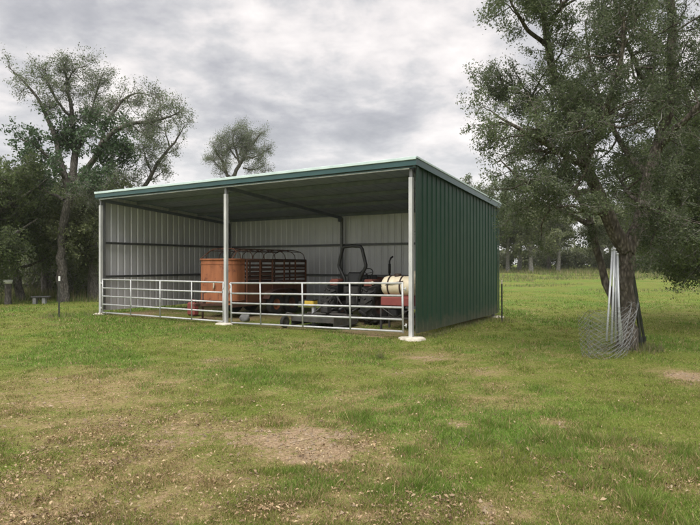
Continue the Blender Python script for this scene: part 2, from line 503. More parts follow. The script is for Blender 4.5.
def build_litter():
    rg = np.random.default_rng(9)
    n = 34000; k = .6; a, e = 2.9, 19.
    u = rg.random(n * 4); y = (a ** -k + u * (e ** -k - a ** -k)) ** (-1 / k); x = (rg.random(n * 4) * 2 - 1) * (0.68 * y + 1.)
    b, d, l = masks(x, y)
    cl = N1.fbm(x * 1.7 + 40, y * 1.7, 4)
    p = (.10 + .75 * d + .2 * b) * (.3 + 1.1 * sstep(.45, .7, cl)) * (.55 + .45 * sstep(2, -2, x) * sstep(9, 5, y)) * np.where(in_shed(x, y), 0, 1)
    kp = rg.random(n * 4) < p; x, y = x[kp][:n], y[kp][:n]
    C = np.stack([x, y, gh(x, y) + .012 + rg.random(len(x)) * .016], -1)
    V, Q = quads(C, .010 + .022 * rg.random(len(C)) ** 2.2, rg, flat=.8, asp=.5)
    # fold each leaf a little along its length so that it is no flat card
    V = V.reshape(-1, 4, 3); V[:, 1, 2] += .006; V[:, 3, 2] += .006; V = V.reshape(-1, 3)
    T = np.concatenate([Q[:, [0, 1, 2]], Q[:, [0, 2, 3]]])
    tag(link('leaf_litter', np_mesh('leaf_litter', V, [T], [M['litter']])), 'tan fallen oak leaves scattered over the grass', 'fallen leaves', kind='stuff')
    # pale dirt crumbs in the bare patches
    n = 5000; y = rg.uniform(2.9, 12, n * 6); x = (rg.random(n * 6) * 2 - 1) * .68 * y
    b, d, l = masks(x, y); kp = rg.random(n * 6) < b ** 2 * .8; x, y = x[kp][:n], y[kp][:n]
    C = np.stack([x, y, gh(x, y) + .003], -1); m = len(C)
    s = .004 + .024 * rg.random((m, 1, 1)) ** 3; base = np.array([[1, 0, 0], [-.5, .87, 0], [-.5, -.87, 0], [0, 0, .8]])
    V = (C[:, None] + base[None] * s * rg.uniform(.6, 1.3, (m, 4, 1))).reshape(-1, 3)
    i = np.arange(m)[:, None] * 4
    T = np.concatenate([i + np.array([[0, 1, 3]]), i + np.array([[1, 2, 3]]), i + np.array([[2, 0, 3]])])
    tag(link('dirt_crumbs', np_mesh('dirt_crumbs', V, [T], [metal('dry_dirt', (.15, .11, .07), (.34, .26, .17), 9, .95, 0)])), 'pale dry soil crumbs on the worn patches', 'soil', kind='stuff')


# ------------------------------------------------------------------ trees
def unit(v): return v / (np.linalg.norm(v, axis=-1, keepdims=True) + 1e-9)


def resample(pts, rad, K):
    P = np.array(pts, float); s = np.concatenate([[0], np.cumsum(np.linalg.norm(np.diff(P, axis=0), axis=1))])
    # smooth the hand-laid limb
    t = np.linspace(0, s[-1], K)
    Q = np.stack([np.interp(t, s, P[:, k]) for k in range(3)], 1)
    for _ in range(2): Q[1:-1] = .25 * Q[:-2] + .5 * Q[1:-1] + .25 * Q[2:]
    return Q, np.interp(t, s, rad)


def spawn(rg, P, R, n, t0, t1, length, spread, up, K, wig, rf, droop=0., wt=None):
    Np, Kp, _ = P.shape
    ln = np.linalg.norm(P[:, -1] - P[:, 0], axis=1) + .05
    if wt is not None: ln = ln * wt
    i = rg.choice(Np, n, p=ln / ln.sum()); t = rg.uniform(t0, t1, n) * (Kp - 1.001)
    k = t.astype(int); f = (t - k)[:, None]
    pos = P[i, k] * (1 - f) + P[i, k + 1] * f; tan = unit(P[i, k + 1] - P[i, k])
    d = unit(tan * (1 - spread) + unit(rg.normal(size=(n, 3))) * spread + np.array([0, 0, up]))
    l = length * rg.uniform(.45, 1.2, n) * (1.15 - .55 * t / (Kp - 1))
    out = np.empty((n, K, 3)); out[:, 0] = pos; st = (l / (K - 1))[:, None]
    for q in range(1, K):
        d = unit(d + rg.normal(size=(n, 3)) * wig + np.array([0, 0, -droop]))
        out[:, q] = out[:, q - 1] + d * st
    r0 = np.minimum(R[i, k] * .7, l * rf)
    return out, r0[:, None] * np.linspace(1, .35, K)[None]


def tubes(P, R, n):
    Np, K, _ = P.shape
    t = np.gradient(P, axis=1); t = unit(t)
    ref = unit(P[:, -1] - P[:, 0]); alt = np.where(np.abs(ref[:, 2:3]) > .8, np.array([[1., 0, 0]]), np.array([[0., 0, 1]]))
    a = unit(alt[:, None] - t * (t * alt[:, None]).sum(-1, keepdims=True)); b = np.cross(t, a)
    an = np.arange(n) * 2 * math.pi / n
    V = P[:, :, None] + (a[:, :, None] * np.cos(an)[None, None, :, None] + b[:, :, None] * np.sin(an)[None, None, :, None]) * R[:, :, None, None]
    i = np.arange(Np)[:, None, None] * K * n + np.arange(K - 1)[None, :, None] * n + np.arange(n)[None, None]
    j = np.arange(Np)[:, None, None] * K * n + np.arange(K - 1)[None, :, None] * n + ((np.arange(n) + 1) % n)[None, None]
    Q = np.stack([i, j, j + n, i + n], -1).reshape(-1, 4)
    return V.reshape(-1, 3), Q


def merge(parts):
    """parts: (V, Q, mat) -> V, [Q...], [mat...]"""
    Vs, Qs, ms, o = [], [], [], 0
    for v, q, m in parts: Vs.append(v); Qs.append(q + o); ms.append(m); o += len(v)
    return np.concatenate(Vs), Qs, ms


T3 = [.2]


def make_tree(name, base, limbs, seed, bk, tw, lf, n2=60, n3=500, n4=3000, l2=1.2, l3=.6, l4=.3, leaves=5, lsize=.05, t0=.35, up=.12,
              droop=0., spread=.62, jit=.12, ksides=12, trunk_noise=.05, leaf2=None, asp=.5, leafy_to=1., r2=.022, tip=.35, clip=None):
    """limbs: list of (points (world), radii); first is the trunk. Builds name > trunk, crown."""
    rg = np.random.default_rng(seed); base = np.array(base, float)
    P1, R1 = [], []
    WT = np.array([(l[2] if len(l) > 2 else 1.) for l in (limbs[1:] if len(limbs) > 1 else limbs)])
    for l_ in limbs:
        p, r = l_[0], l_[1]
        q, rr = resample(p, r, 14); q[1:] += rg.normal(size=(13, 3)) * trunk_noise * np.minimum(rr[1:, None] * 6, .5); P1.append(q); R1.append(rr)
    P1 = np.array(P1) - base; R1 = np.array(R1)
    src = P1[1:] if len(P1) > 1 else P1; srr = R1[1:] if len(P1) > 1 else R1
    P2, R2 = spawn(rg, src, srr, n2, t0, 1., l2, spread, up, 7, .22, r2, droop * .5, WT)
    PP, RR = P2, R2
    P3, R3 = spawn(rg, PP, RR, n3, tip, 1., l3, .66, up * .7, 6, .28, .018, droop)
    P4, R4 = spawn(rg, P3, R3, n4, .15, 1., l4, .7, up * .3, 4, .3, .012, droop)
    R1 = R1.copy()
    v1, q1 = tubes(P1, R1, ksides)
    # uneven bark outline on the thick limbs
    v1 = v1 + rg.normal(size=v1.shape) * np.repeat(np.clip(R1.ravel(), 0, .3), ksides)[:, None] * .05
    v2, q2 = tubes(P2, R2, 6)
    V, Qs, ms = merge([(v1, q1, 0), (v2, q2, 0)])
    root = empty(name, base)
    link('trunk', np_mesh('trunk', V, Qs, [bk], ms, True), root)
    v3, q3 = tubes(P3, R3, 4); v4, q4 = tubes(P4, R4, 3)
    Cc = P4[:, 1:].reshape(-1, 3); Cc = np.repeat(Cc, leaves, 0)
    keep = rg.random(len(Cc)) < .8; Cc = Cc[keep]
    Cc = Cc + rg.normal(size=Cc.shape) * jit * .5
    if leafy_to < 1.: Cc = Cc[rg.random(len(Cc)) < leafy_to]
    parts = [(v3, q3, 0), (v4, q4, 0)]
    if leaf2 is not None:
        f = leaf2[1](Cc + base, rg); a = Cc[~f]; b = Cc[f]
        for arr, mi, sz in ((a, 1, lsize), (b, 2, leaf2[2])):
            if len(arr):
                v, q = quads(arr, sz, rg, .15, asp); parts.append((v, q, mi))
        mats = [tw, lf, leaf2[0]]
    else:
        v, q = quads(Cc, lsize, rg, .15, asp); parts.append((v, q, 1)); mats = [tw, lf]
    V, Qs, ms = merge(parts)
    if clip is not None: pass
    link('crown', np_mesh('crown', V, Qs, mats, ms), root)
    return root


def gtree(name, seed, x, y, h, cw, bk, tw, lf, r=.16, lean=(0, 0), fork=.35, nl=6, low=.3, **kw):
    """a free-standing tree grown from a few numbers"""
    rg = random.Random(seed); z0 = float(gh(x, y)) - .1
    top = np.array([x + lean[0] * h, y + lean[1] * h, z0 + h * .93]); b = np.array([x, y, z0])
    ln = [([b, b * .7 + top * .3 + np.array([rg.uniform(-.2, .2), 0, 0]), b * .4 + top * .6 + np.array([rg.uniform(-.3, .3), rg.uniform(-.2, .2), 0]), top],
           [r * 1.5, r * .95, r * .6, r * .2])]
    ln.append(([b * (1 - fork) + top * fork, top], [r * .85, r * .2]))
    a0 = rg.uniform(0, 6.28)
    for i in range(nl):
        t = low + (0.85 - low) * (i + rg.random() * .6) / nl
        p = b * (1 - t) + top * t; a = a0 + i * 2.4 + rg.uniform(-.4, .4); ln_ = cw * (1.05 - .55 * abs(t - .5)) * rg.uniform(.75, 1.15)
        e = p + np.array([math.cos(a) * ln_, math.sin(a) * ln_, h * rg.uniform(.08, .28)])
        mid = (p + e) / 2 + np.array([rg.uniform(-.15, .15), rg.uniform(-.15, .15), -.08 * ln_ + rg.uniform(0, .25)])
        ln.append(([p, mid, e], [r * .5, r * .3, r * .1]))
    return make_tree(name, (x, y, z0 + .1), ln, seed, bk, tw, lf, **kw)


def copy_tree(o, parent=None):
    c = o.copy(); COL.objects.link(c)
    if parent: c.parent = parent
    for ch in [q for q in bpy.data.objects if q.parent == o]: copy_tree(ch, c)
    return c


def place_copy(o, px, y, scale, rz, sz=1.):
    c = copy_tree(o); x = (px - 350) / F * y
    c.location = (x, y, float(gh(x, y)) - .05); c.rotation_euler = (0, 0, rz); c.scale = (scale, scale, scale * sz)
    return c


def trees():
    # --- big live oak at the right
    d = 9.66
    def w(x, y, dd=0.): return W(x, y, d + dd)
    B = w(628, 351); B[2] = float(gh(B[0], B[1])) - .02
    root = make_tree('live_oak', B, [
        ([B - [0, 0, .1], w(628, 338), w(628, 315), w(628, 285), w(627, 262), w(626, 246)], [.22, .17, .135, .125, .13, .13]),
        ([w(624, 335, .15), w(615, 305, .35), w(605, 284, .5), w(597, 255, .5), w(590, 230, .4), w(587, 205, .5), w(570, 178, .9), w(545, 168, 1.3), w(520, 172, 1.6)], [.08, .07, .065, .06, .06, .055, .045, .03, .015], .6),
        ([w(626, 250), w(617, 234), w(603, 213, -.1), w(590, 190, -.2), w(584, 160, -.3), w(577, 130, -.3), w(562, 100, -.3), w(549, 66, -.3), w(545, 30, -.3), w(543, -10, -.3), w(540, -60, -.2)], [.14, .13, .12, .10, .09, .08, .07, .065, .055, .045, .02]),
        ([w(626, 252), w(634, 232, .1), w(640, 205, .2), w(648, 180, .3), w(658, 148, .3), w(668, 110, .4), w(673, 60, .4), w(671, 0, .3), w(668, -60, .2), w(655, -130, .2)], [.14, .12, .11, .105, .10, .09, .08, .065, .05, .02]),
        ([w(585, 168, -.3), w(565, 155, -.7), w(540, 140, -1.1), w(524, 130, -1.2), w(504, 122, -1.3), w(490, 110, -1.3)], [.06, .05, .04, .03, .02, .008]),
        ([w(577, 130, -.3), w(556, 118, .1), w(530, 98, .4), w(510, 86, .6), w(492, 90, .7)], [.05, .04, .03, .02, .008]),
        ([w(546, 45, -.3), w(525, 28, -.6), w(515, 10, -.8), w(504, -14, -.9)], [.04, .03, .02, .01]),
        ([w(545, 30, -.3), w(560, 8, -.8), w(585, -20, -1.2), w(600, -60, -1.3)], [.04, .03, .02, .01]),
        ([w(592, 190, -.2), w(560, 196, -.8), w(535, 188, -1.1), w(515, 176, -1.3), w(500, 160, -1.3)], [.045, .035, .025, .018, .008], .6),
        ([w(584, 160, -.3), w(600, 130, -.9), w(612, 95, -1.3), w(622, 55, -1.6), w(625, 10, -1.7)], [.06, .05, .04, .03, .01]),
        ([w(648, 180, .3), w(625, 150, .9), w(605, 115, 1.3), w(590, 70, 1.5), w(585, 20, 1.5)], [.06, .05, .04, .03, .01]),
        ([w(658, 148, .3), w(685, 120, -.2), w(715, 90, -.6), w(740, 50, -.8)], [.06, .05, .035, .01]),
        ([w(645, 190, .3), w(670, 175, .8), w(700, 170, 1.1), w(730, 180, 1.3)], [.05, .04, .03, .01]),
        ([w(668, 110, .4), w(640, 75, .1), w(625, 40, -.2), w(615, 0, -.4), w(600, -40, -.5)], [.05, .04, .03, .02, .01]),
        ([w(592, 225, .35), w(572, 215, .8), w(552, 205, 1.2), w(530, 205, 1.5), w(512, 212, 1.7)], [.035, .03, .02, .014, .006], .35),
        ([w(603, 213, -.1), w(585, 212, -.8), w(570, 205, -1.2), w(555, 208, -1.5)], [.035, .025, .018, .008], .3),
        ([w(640, 205, .2), w(655, 210, -.5), w(672, 214, -1.0), w(690, 222, -1.3)], [.04, .03, .02, .01]),
        ([w(640, 205, .2), w(625, 190, .9), w(618, 175, 1.4), w(605, 165, 1.8)], [.04, .03, .02, .01]),
    ], 11, M['bark_oak'], M['twig_oak'], M['leaf_oak'], n2=360, n3=1700, n4=15000, l2=1.0, l3=.5, l4=.22, leaves=6, lsize=.038, tip=.45,
        t0=.3, up=.05, droop=.025, jit=.07, ksides=14, asp=.45, spread=.72)
    tag(root, 'large live oak at the right with silver pipes and wire mesh leaning on its trunk', 'tree', 'oaks at the right')

    # --- second oak, trunk just beyond the right edge, low dark limbs
    d = 13.5
    B = W(738, 330, d); B[2] = float(gh(B[0], B[1]))
    root = make_tree('live_oak', B, [
        ([B - [0, 0, .1], w(738, 300), w(732, 275), w(722, 262), w(716, 250)], [.42, .32, .28, .27, .25]),
        ([w(722, 262), w(704, 262, .2), w(690, 252, .3), w(672, 238, .3), w(654, 225, .3), w(640, 212, .2), w(630, 200, .1)], [.2, .19, .17, .15, .12, .08, .04], .3),
        ([w(716, 255), w(708, 220, -.5), w(700, 185, -.8), w(690, 140, -1.), w(685, 90, -1.)], [.2, .17, .14, .1, .04]),
        ([w(716, 255), w(735, 210), w(745, 160), w(740, 100), w(730, 40)], [.2, .17, .13, .09, .04]),
        ([w(690, 252, .3), w(684, 232, 1.), w(672, 205, 1.5), w(660, 180, 1.8)], [.1, .08, .06, .02]),
        ([w(700, 185, -.8), w(680, 178, -1.4), w(664, 185, -1.8), w(650, 196, -2.)], [.08, .06, .04, .015]),
        ([w(708, 230, .2), w(715, 235, -1.2), w(714, 255, -1.8), w(714, 272, -2.)], [.07, .05, .03, .012], .4),
        ([w(654, 225, .3), w(652, 205, .8), w(645, 180, 1.), w(640, 150, 1.)], [.06, .05, .03, .012]),
        ([w(672, 238, .3), w(668, 222, -.6), w(660, 210, -1.2), w(655, 200, -1.5)], [.06, .045, .03, .012]),
        ([w(742, 180), w(765, 190), w(790, 215), w(800, 245)], [.1, .08, .05, .02]),
        ([w(742, 170), w(760, 130, 1.), w(790, 90, 1.5)], [.1, .08, .03]),
    ], 12, M['bark_oak'], M['twig_oak'], M['leaf_dark'], n2=280, n3=2100, n4=16500, l2=1.25, l3=.7, l4=.32, leaves=5, lsize=.052, tip=.4,
        t0=.25, up=.0, droop=.02, jit=.1, spread=.75)
    tag(root, 'dark low limbed oak leaning in from the right edge, casting deep shade', 'tree', 'oaks at the right')

    # --- tall vine-leafed tree on the left
    d = 22.
    B = W(63, 301, d); B[2] = float(gh(B[0], B[1]))
    green = lambda C, rg: (rg.random(len(C)) < np.clip(1.25 - np.abs((C[:, 2] - 5.9) / 1.7) ** 2 - np.maximum(0, (C[:, 0] + 9.2) / 1.2), 0, 1))
    root = make_tree('tall_oak', B, [
        ([B - [0, 0, .1], w(62, 275), w(61, 245), w(64, 215), w(72, 188)], [.26, .18, .16, .155, .15]),
        ([w(70, 195), w(60, 160), w(54, 130), w(44, 113), w(43, 100), w(29, 89), w(20, 75), w(8, 67)], [.13, .11, .09, .075, .06, .045, .03, .012], .45),
        ([w(72, 190), w(75, 150, .5), w(72, 110, .4), w(67, 80, .3), w(62, 60, .2)], [.15, .12, .08, .05, .015]),
        ([w(74, 188), w(86, 172, -.5), w(101, 143, -.8), w(120, 124, -.9), w(150, 122, -.9), w(165, 120, -.8), w(180, 112, -.7)], [.13, .12, .09, .08, .06, .04, .015], .7),
        ([w(98, 150, -.7), w(108, 120, -.2), w(122, 100, 0), w(138, 90, .2), w(152, 97, .4)], [.07, .06, .05, .03, .012]),
        ([w(78, 150, .5), w(90, 120, .9), w(97, 90, 1.2), w(104, 72, 1.2)], [.07, .05, .03, .012]),
        ([w(73, 120, .4), w(56, 100, 0.), w(48, 82, -.4), w(45, 68, -.5)], [.06, .045, .03, .012]),
        ([w(66, 180), w(50, 158, -.8), w(34, 144, -1.2), w(18, 138, -1.4)], [.07, .05, .04, .015]),
        ([w(64, 200), w(44, 190, .5), w(25, 185, .8), w(5, 188, 1.)], [.07, .05, .04, .015]),
        ([w(76, 185), w(92, 192, -1.2), w(106, 186, -1.6), w(118, 176, -1.8)], [.06, .045, .03, .012]),
        ([w(86, 172, -.5), w(104, 172, .4), w(118, 160, .8), w(126, 148, 1.)], [.05, .04, .03, .012]),
        ([w(150, 122, -.9), w(160, 108, -.7), w(160, 98, -.6), w(150, 92, -.5)], [.04, .03, .02, .01]),
        ([w(130, 123, -.9), w(142, 134, -1.2), w(155, 130, -1.4)], [.03, .02, .01]),
        ([w(64, 85, .3), w(76, 68, -.2), w(88, 66, -.4)], [.03, .02, .01]),
    ], 21, M['bark_grey'], M['twig'], M['leaf_grey'], n2=230, n3=1800, n4=11000, l2=.95, l3=.62, l4=.36, leaves=2, lsize=.06, t0=.3, up=.06,
        jit=.1, leaf2=(M['leaf_green'], green, .11), leafy_to=.8)
    tag(root, 'tallest tree at the left, vine greened in the middle with bare twiggy limb ends', 'tree', 'trees at the left')

    # --- leaning half-bare limb rising behind the left end of the shed roof
    d = 25.
    B = W(118, 298, d); B[2] = float(gh(B[0], B[1]))
    root = make_tree('leaning_tree', B, [
        ([B - [0, 0, .1], w(120, 260), w(128, 225), w(138, 196)], [.22, .17, .14, .11]),
        ([w(136, 200), w(146, 184), w(153, 172), w(161, 157), w(172, 146), w(180, 135), w(185, 124)], [.10, .09, .08, .07, .05, .03, .012]),
        ([w(170, 148), w(166, 135), w(164, 122)], [.035, .025, .01]),
        ([w(152, 174), w(146, 160), w(143, 148), w(146, 136)], [.04, .03, .02, .01]),
        ([w(138, 198), w(128, 182), w(120, 172), w(112, 168)], [.06, .05, .03, .012]),
        ([w(148, 182), w(158, 176), w(166, 168)], [.03, .02, .01]),
        ([w(132, 212), w(122, 200), w(110, 188), w(104, 180)], [.05, .04, .03, .012]),
    ], 23, M['bark_grey'], M['twig'], M['leaf_grey'], n2=80, n3=480, n4=2600, l2=.85, l3=.55, l4=.3, leaves=2, lsize=.065, t0=.25, up=.08, jit=.1, leafy_to=.8)
    tag(root, 'thin leaning tree curving up behind the left end of the shed roof', 'tree', 'trees at the left')

    # --- smaller trees in front of the woods at the left
    TB = dict(t0=.2, up=.05, jit=.14)
    for (px, y, h, cw, r, lean, seed, lf, lab, n4) in [
        (22, 23.0, 5.2, 1.7, .13, (-.10, .05), 31, 'leaf_dark', 'thin trunked tree leaning left at the far left edge of the woods', 3000),
        (47, 26.0, 6.2, 2.0, .17, (.02, .0), 32, 'leaf_dark', 'dark trunked tree between the leaning trunk and the marker post', 3600),
        (93, 23.5, 5.2, 1.5, .17, (-.03, .02), 33, 'leaf_olive', 'thick trunked tree right beside the left corner post of the shed', 3000),
        (-12, 21.0, 5.6, 1.9, .2, (.06, .0), 34, 'leaf_dark', 'tree cut by the left edge of the picture', 3400)]:
        x = (px - 350) / F * y
        rt = gtree('woodland_tree', seed, x, y, h, cw, M['bark_grey'], M['twig'], M[lf], r=r, lean=lean, nl=9, low=.22,
                   n2=90, n3=620, n4=n4, l2=1.1, l3=.65, l4=.36, leaves=4, lsize=.10, **TB)
        tag(rt, lab, 'tree', 'trees at the left')

    # --- woods behind, at the left (four grown trees, copied)
    protos = []
    for k, (h, cw, lf, seed) in enumerate([(6.5, 2.3, 'leaf_dark', 41), (8.0, 2.6, 'leaf_dark', 42), (5.5, 2.2, 'leaf_olive', 43)]):
        protos.append(gtree('woodland_tree', seed, 0, 60 + k, h, cw, M['bark_grey'], M['twig'], M[lf], r=.16, nl=8, low=.3,
                            n2=90, n3=500, n4=2600, l2=1.3, l3=.75, l4=.38, leaves=5, lsize=.13, t0=.2, up=.0, jit=.22))
    spots = [(-60, 29, 0, 1.1), (-25, 33, 1, 1.), (8, 33, 0, 1.0), (30, 38, 1, 1.1), (52, 34, 2, 1.1), (78, 38, 1, .85), (104, 38, 2, 1.0),
             (125, 36, 2, .95), (18, 46, 1, 1.1), (60, 48, 0, 1.1), (92, 52, 0, 1.1), (-10, 50, 1, 1.2), (-70, 42, 1, 1.2), (-100, 30, 0, 1.2),
             (140, 44, 0, 1.), (-50, 60, 1, 1.3), (5, 62, 1, 1.3), (125, 62, 1, 1.1), (-130, 36, 1, 1.2), (-160, 44, 1, 1.3)]
    used = set()
    for i, (px, y, k, s) in enumerate(spots):
        o = protos[k] if k not in used else None
        if o is not None:
            used.add(k); x = (px - 350) / F * y; o.location = (x, y, float(gh(x, y)) - .05); o.scale = (s, s, s)
        else: o = place_copy(protos[k], px, y, s, i * 1.7)
        tag(o, 'dense dark tree of the woods at the left, behind the front trunks', 'tree', 'woods behind the front trees at the left')

    # --- round crowned bare tree above the roof and a small one beside it
    d = 42.
    B = W(234, 290, d); B[2] = float(gh(B[0], B[1]))
    root = make_tree('round_crowned_tree', B, [
        ([B - [0, 0, .1], w(232, 230), w(230, 190), w(232, 176)], [.3, .24, .2, .18]),
        ([w(232, 180), w(226, 174), w(222, 160), w(215, 150), w(213, 143)], [.14, .12, .09, .06, .02]),
        ([w(232, 178), w(240, 165), w(246, 152), w(256, 140), w(262, 132)], [.15, .13, .1, .07, .02]),
        ([w(240, 165), w(236, 150), w(232, 138), w(236, 129)], [.1, .08, .05, .02]),
        ([w(243, 158), w(254, 158), w(264, 152), w(271, 148)], [.08, .06, .04, .02]),
        ([w(246, 152), w(247, 138, 1), w(247, 128, 1.2)], [.07, .05, .02]),
        ([w(226, 174), w(218, 166, .6), w(212, 158, 1)], [.05, .04, .02]),
        ([w(243, 168), w(254, 170), w(264, 166)], [.06, .04, .02]), ([w(238, 160), w(228, 146), w(222, 137)], [.08, .05, .02]), ([w(240, 155), w(243, 140), w(241, 132)], [.08, .05, .02])],
        51, M['bark_grey'], M['twig'], M['leaf_grey'], n2=150, n3=1300, n4=6500, l2=1.0, l3=.75, l4=.42, leaves=2, lsize=.075, t0=.3, up=.06, jit=.2, leafy_to=.8)
    tag(root, 'round twiggy tree rising alone above the middle of the shed roof', 'tree')
    x = (284 - 350) / F * 50
    rt = gtree('small_tree', 52, x, 50., 9.3, 1.7, M['bark_grey'], M['twig'], M['leaf_grey'], r=.14, nl=6, n2=60, n3=300, n4=1300, l2=1., l3=.7, l4=.4, leaves=2, lsize=.14, t0=.2, up=.1, jit=.2, leafy_to=.7)
    tag(rt, 'faint small tree top just above the roof, right of the round tree', 'tree')

    # --- far tree line beyond the field
    far = []
    for k, (h, cw, lf, bk, seed) in enumerate([(11, 3.4, 'leaf_grey', 'bark_pale', 61), (9, 3.0, 'leaf_olive', 'bark_pale', 62), (10, 3.6, 'leaf_olive', 'bark_grey', 63)]):
        far.append(gtree('field_edge_tree', seed, 0, 120 + k, h, cw, M[bk], M['twig'], M[lf], r=.2, nl=8, low=.26,
                         n2=90, n3=520, n4=2400, l2=1.7, l3=1.0, l4=.55, leaves=4, lsize=.22, t0=.25, up=.04, jit=.3, leafy_to=.7))
    used = set()
    spots = [(470, 66, 0, .95), (487, 60, 0, .9), (508, 63, 0, .85), (519, 68, 1, 1.05), (531, 62, 1, .95), (549, 72, 2, .9), (558, 66, 1, .9), (602, 67, 1, .95),
             (618, 72, 2, 1.), (640, 76, 1, 1.1), (662, 72, 2, 1.05), (684, 70, 1, 1.1), (705, 66, 2, 1.1), (730, 70, 0, 1.), (760, 64, 2, 1.), (450, 72, 2, .9), (430, 75, 1, .9), (495, 82, 2, .85),
             (610, 90, 2, .9), (650, 92, 1, 1.1), (695, 90, 2, 1.1), (800, 75, 0, 1.)]
    for i, (px, y, k, s) in enumerate(spots):
        if k not in used:
            used.add(k); o = far[k]; x = (px - 350) / F * y; o.location = (x, y, float(gh(x, y)) - .05); o.scale = (s, s, s)
        else: o = place_copy(far[k], px, y, s, i * 2.1)
        if px > 560 and px < 760: lab = 'olive tree of the far tree line, seen right of and behind the oak trunk'
        elif px > 440: lab = 'pale trunked tree of the far tree line, between shed and oak'
        else: lab = 'tree of the far tree line, hidden behind the shed'
        if i in (2, 3, 4):
            lab = ['leftmost pale trunk of the far tree line, just right of the shed corner', 'second pale trunk of the far tree line from the shed corner', 'third pale trunk of the far tree line, standing a little apart'][i - 2]
        tag(o, lab, 'tree', 'far tree line')


def shrub(name, seed, x, y, h, w_, mat, n=1500, ls=.14):
    rg = np.random.default_rng(seed); z0 = float(gh(x, y)); K = 14
    P = np.empty((26, 5, 3)); a = rg.uniform(0, 6.28, 26); r = rg.uniform(.2, 1, 26) * w_
    for k in range(5):
        t = k / 4; P[:, k] = np.stack([np.cos(a) * r * t, np.sin(a) * r * t, h * t ** .75 * (1.05 - .45 * (r / w_) ** 2) * rg.uniform(.9, 1.1, 26)], -1)
    P += rg.normal(size=P.shape) * .03 * h; P[:, 0, 2] = -.05
    R = np.full((26, 5), .02) * np.linspace(1, .3, 5)
    P3, R3 = spawn(rg, P, R, 160, .1, 1., h * .4, .7, .1, 4, .25, .02)
    v1, q1 = tubes(P, R, 4); v3, q3 = tubes(P3, R3, 3)
    C = P3[rg.integers(0, len(P3), n), rg.integers(1, 4, n)] + rg.normal(size=(n, 3)) * .07 * h
    C[:, 2] = np.maximum(C[:, 2], .03)
    v, q = quads(C, ls, rg, .2, .55)
    root = empty(name, (x, y, z0))
    link('stems', np_mesh('stems', *[merge([(v1, q1, 0), (v3, q3, 0)])[0], merge([(v1, q1, 0), (v3, q3, 0)])[1]], [M['twig']]), root)
    link('foliage', np_mesh('foliage', v, [q], [mat]), root)
    return root


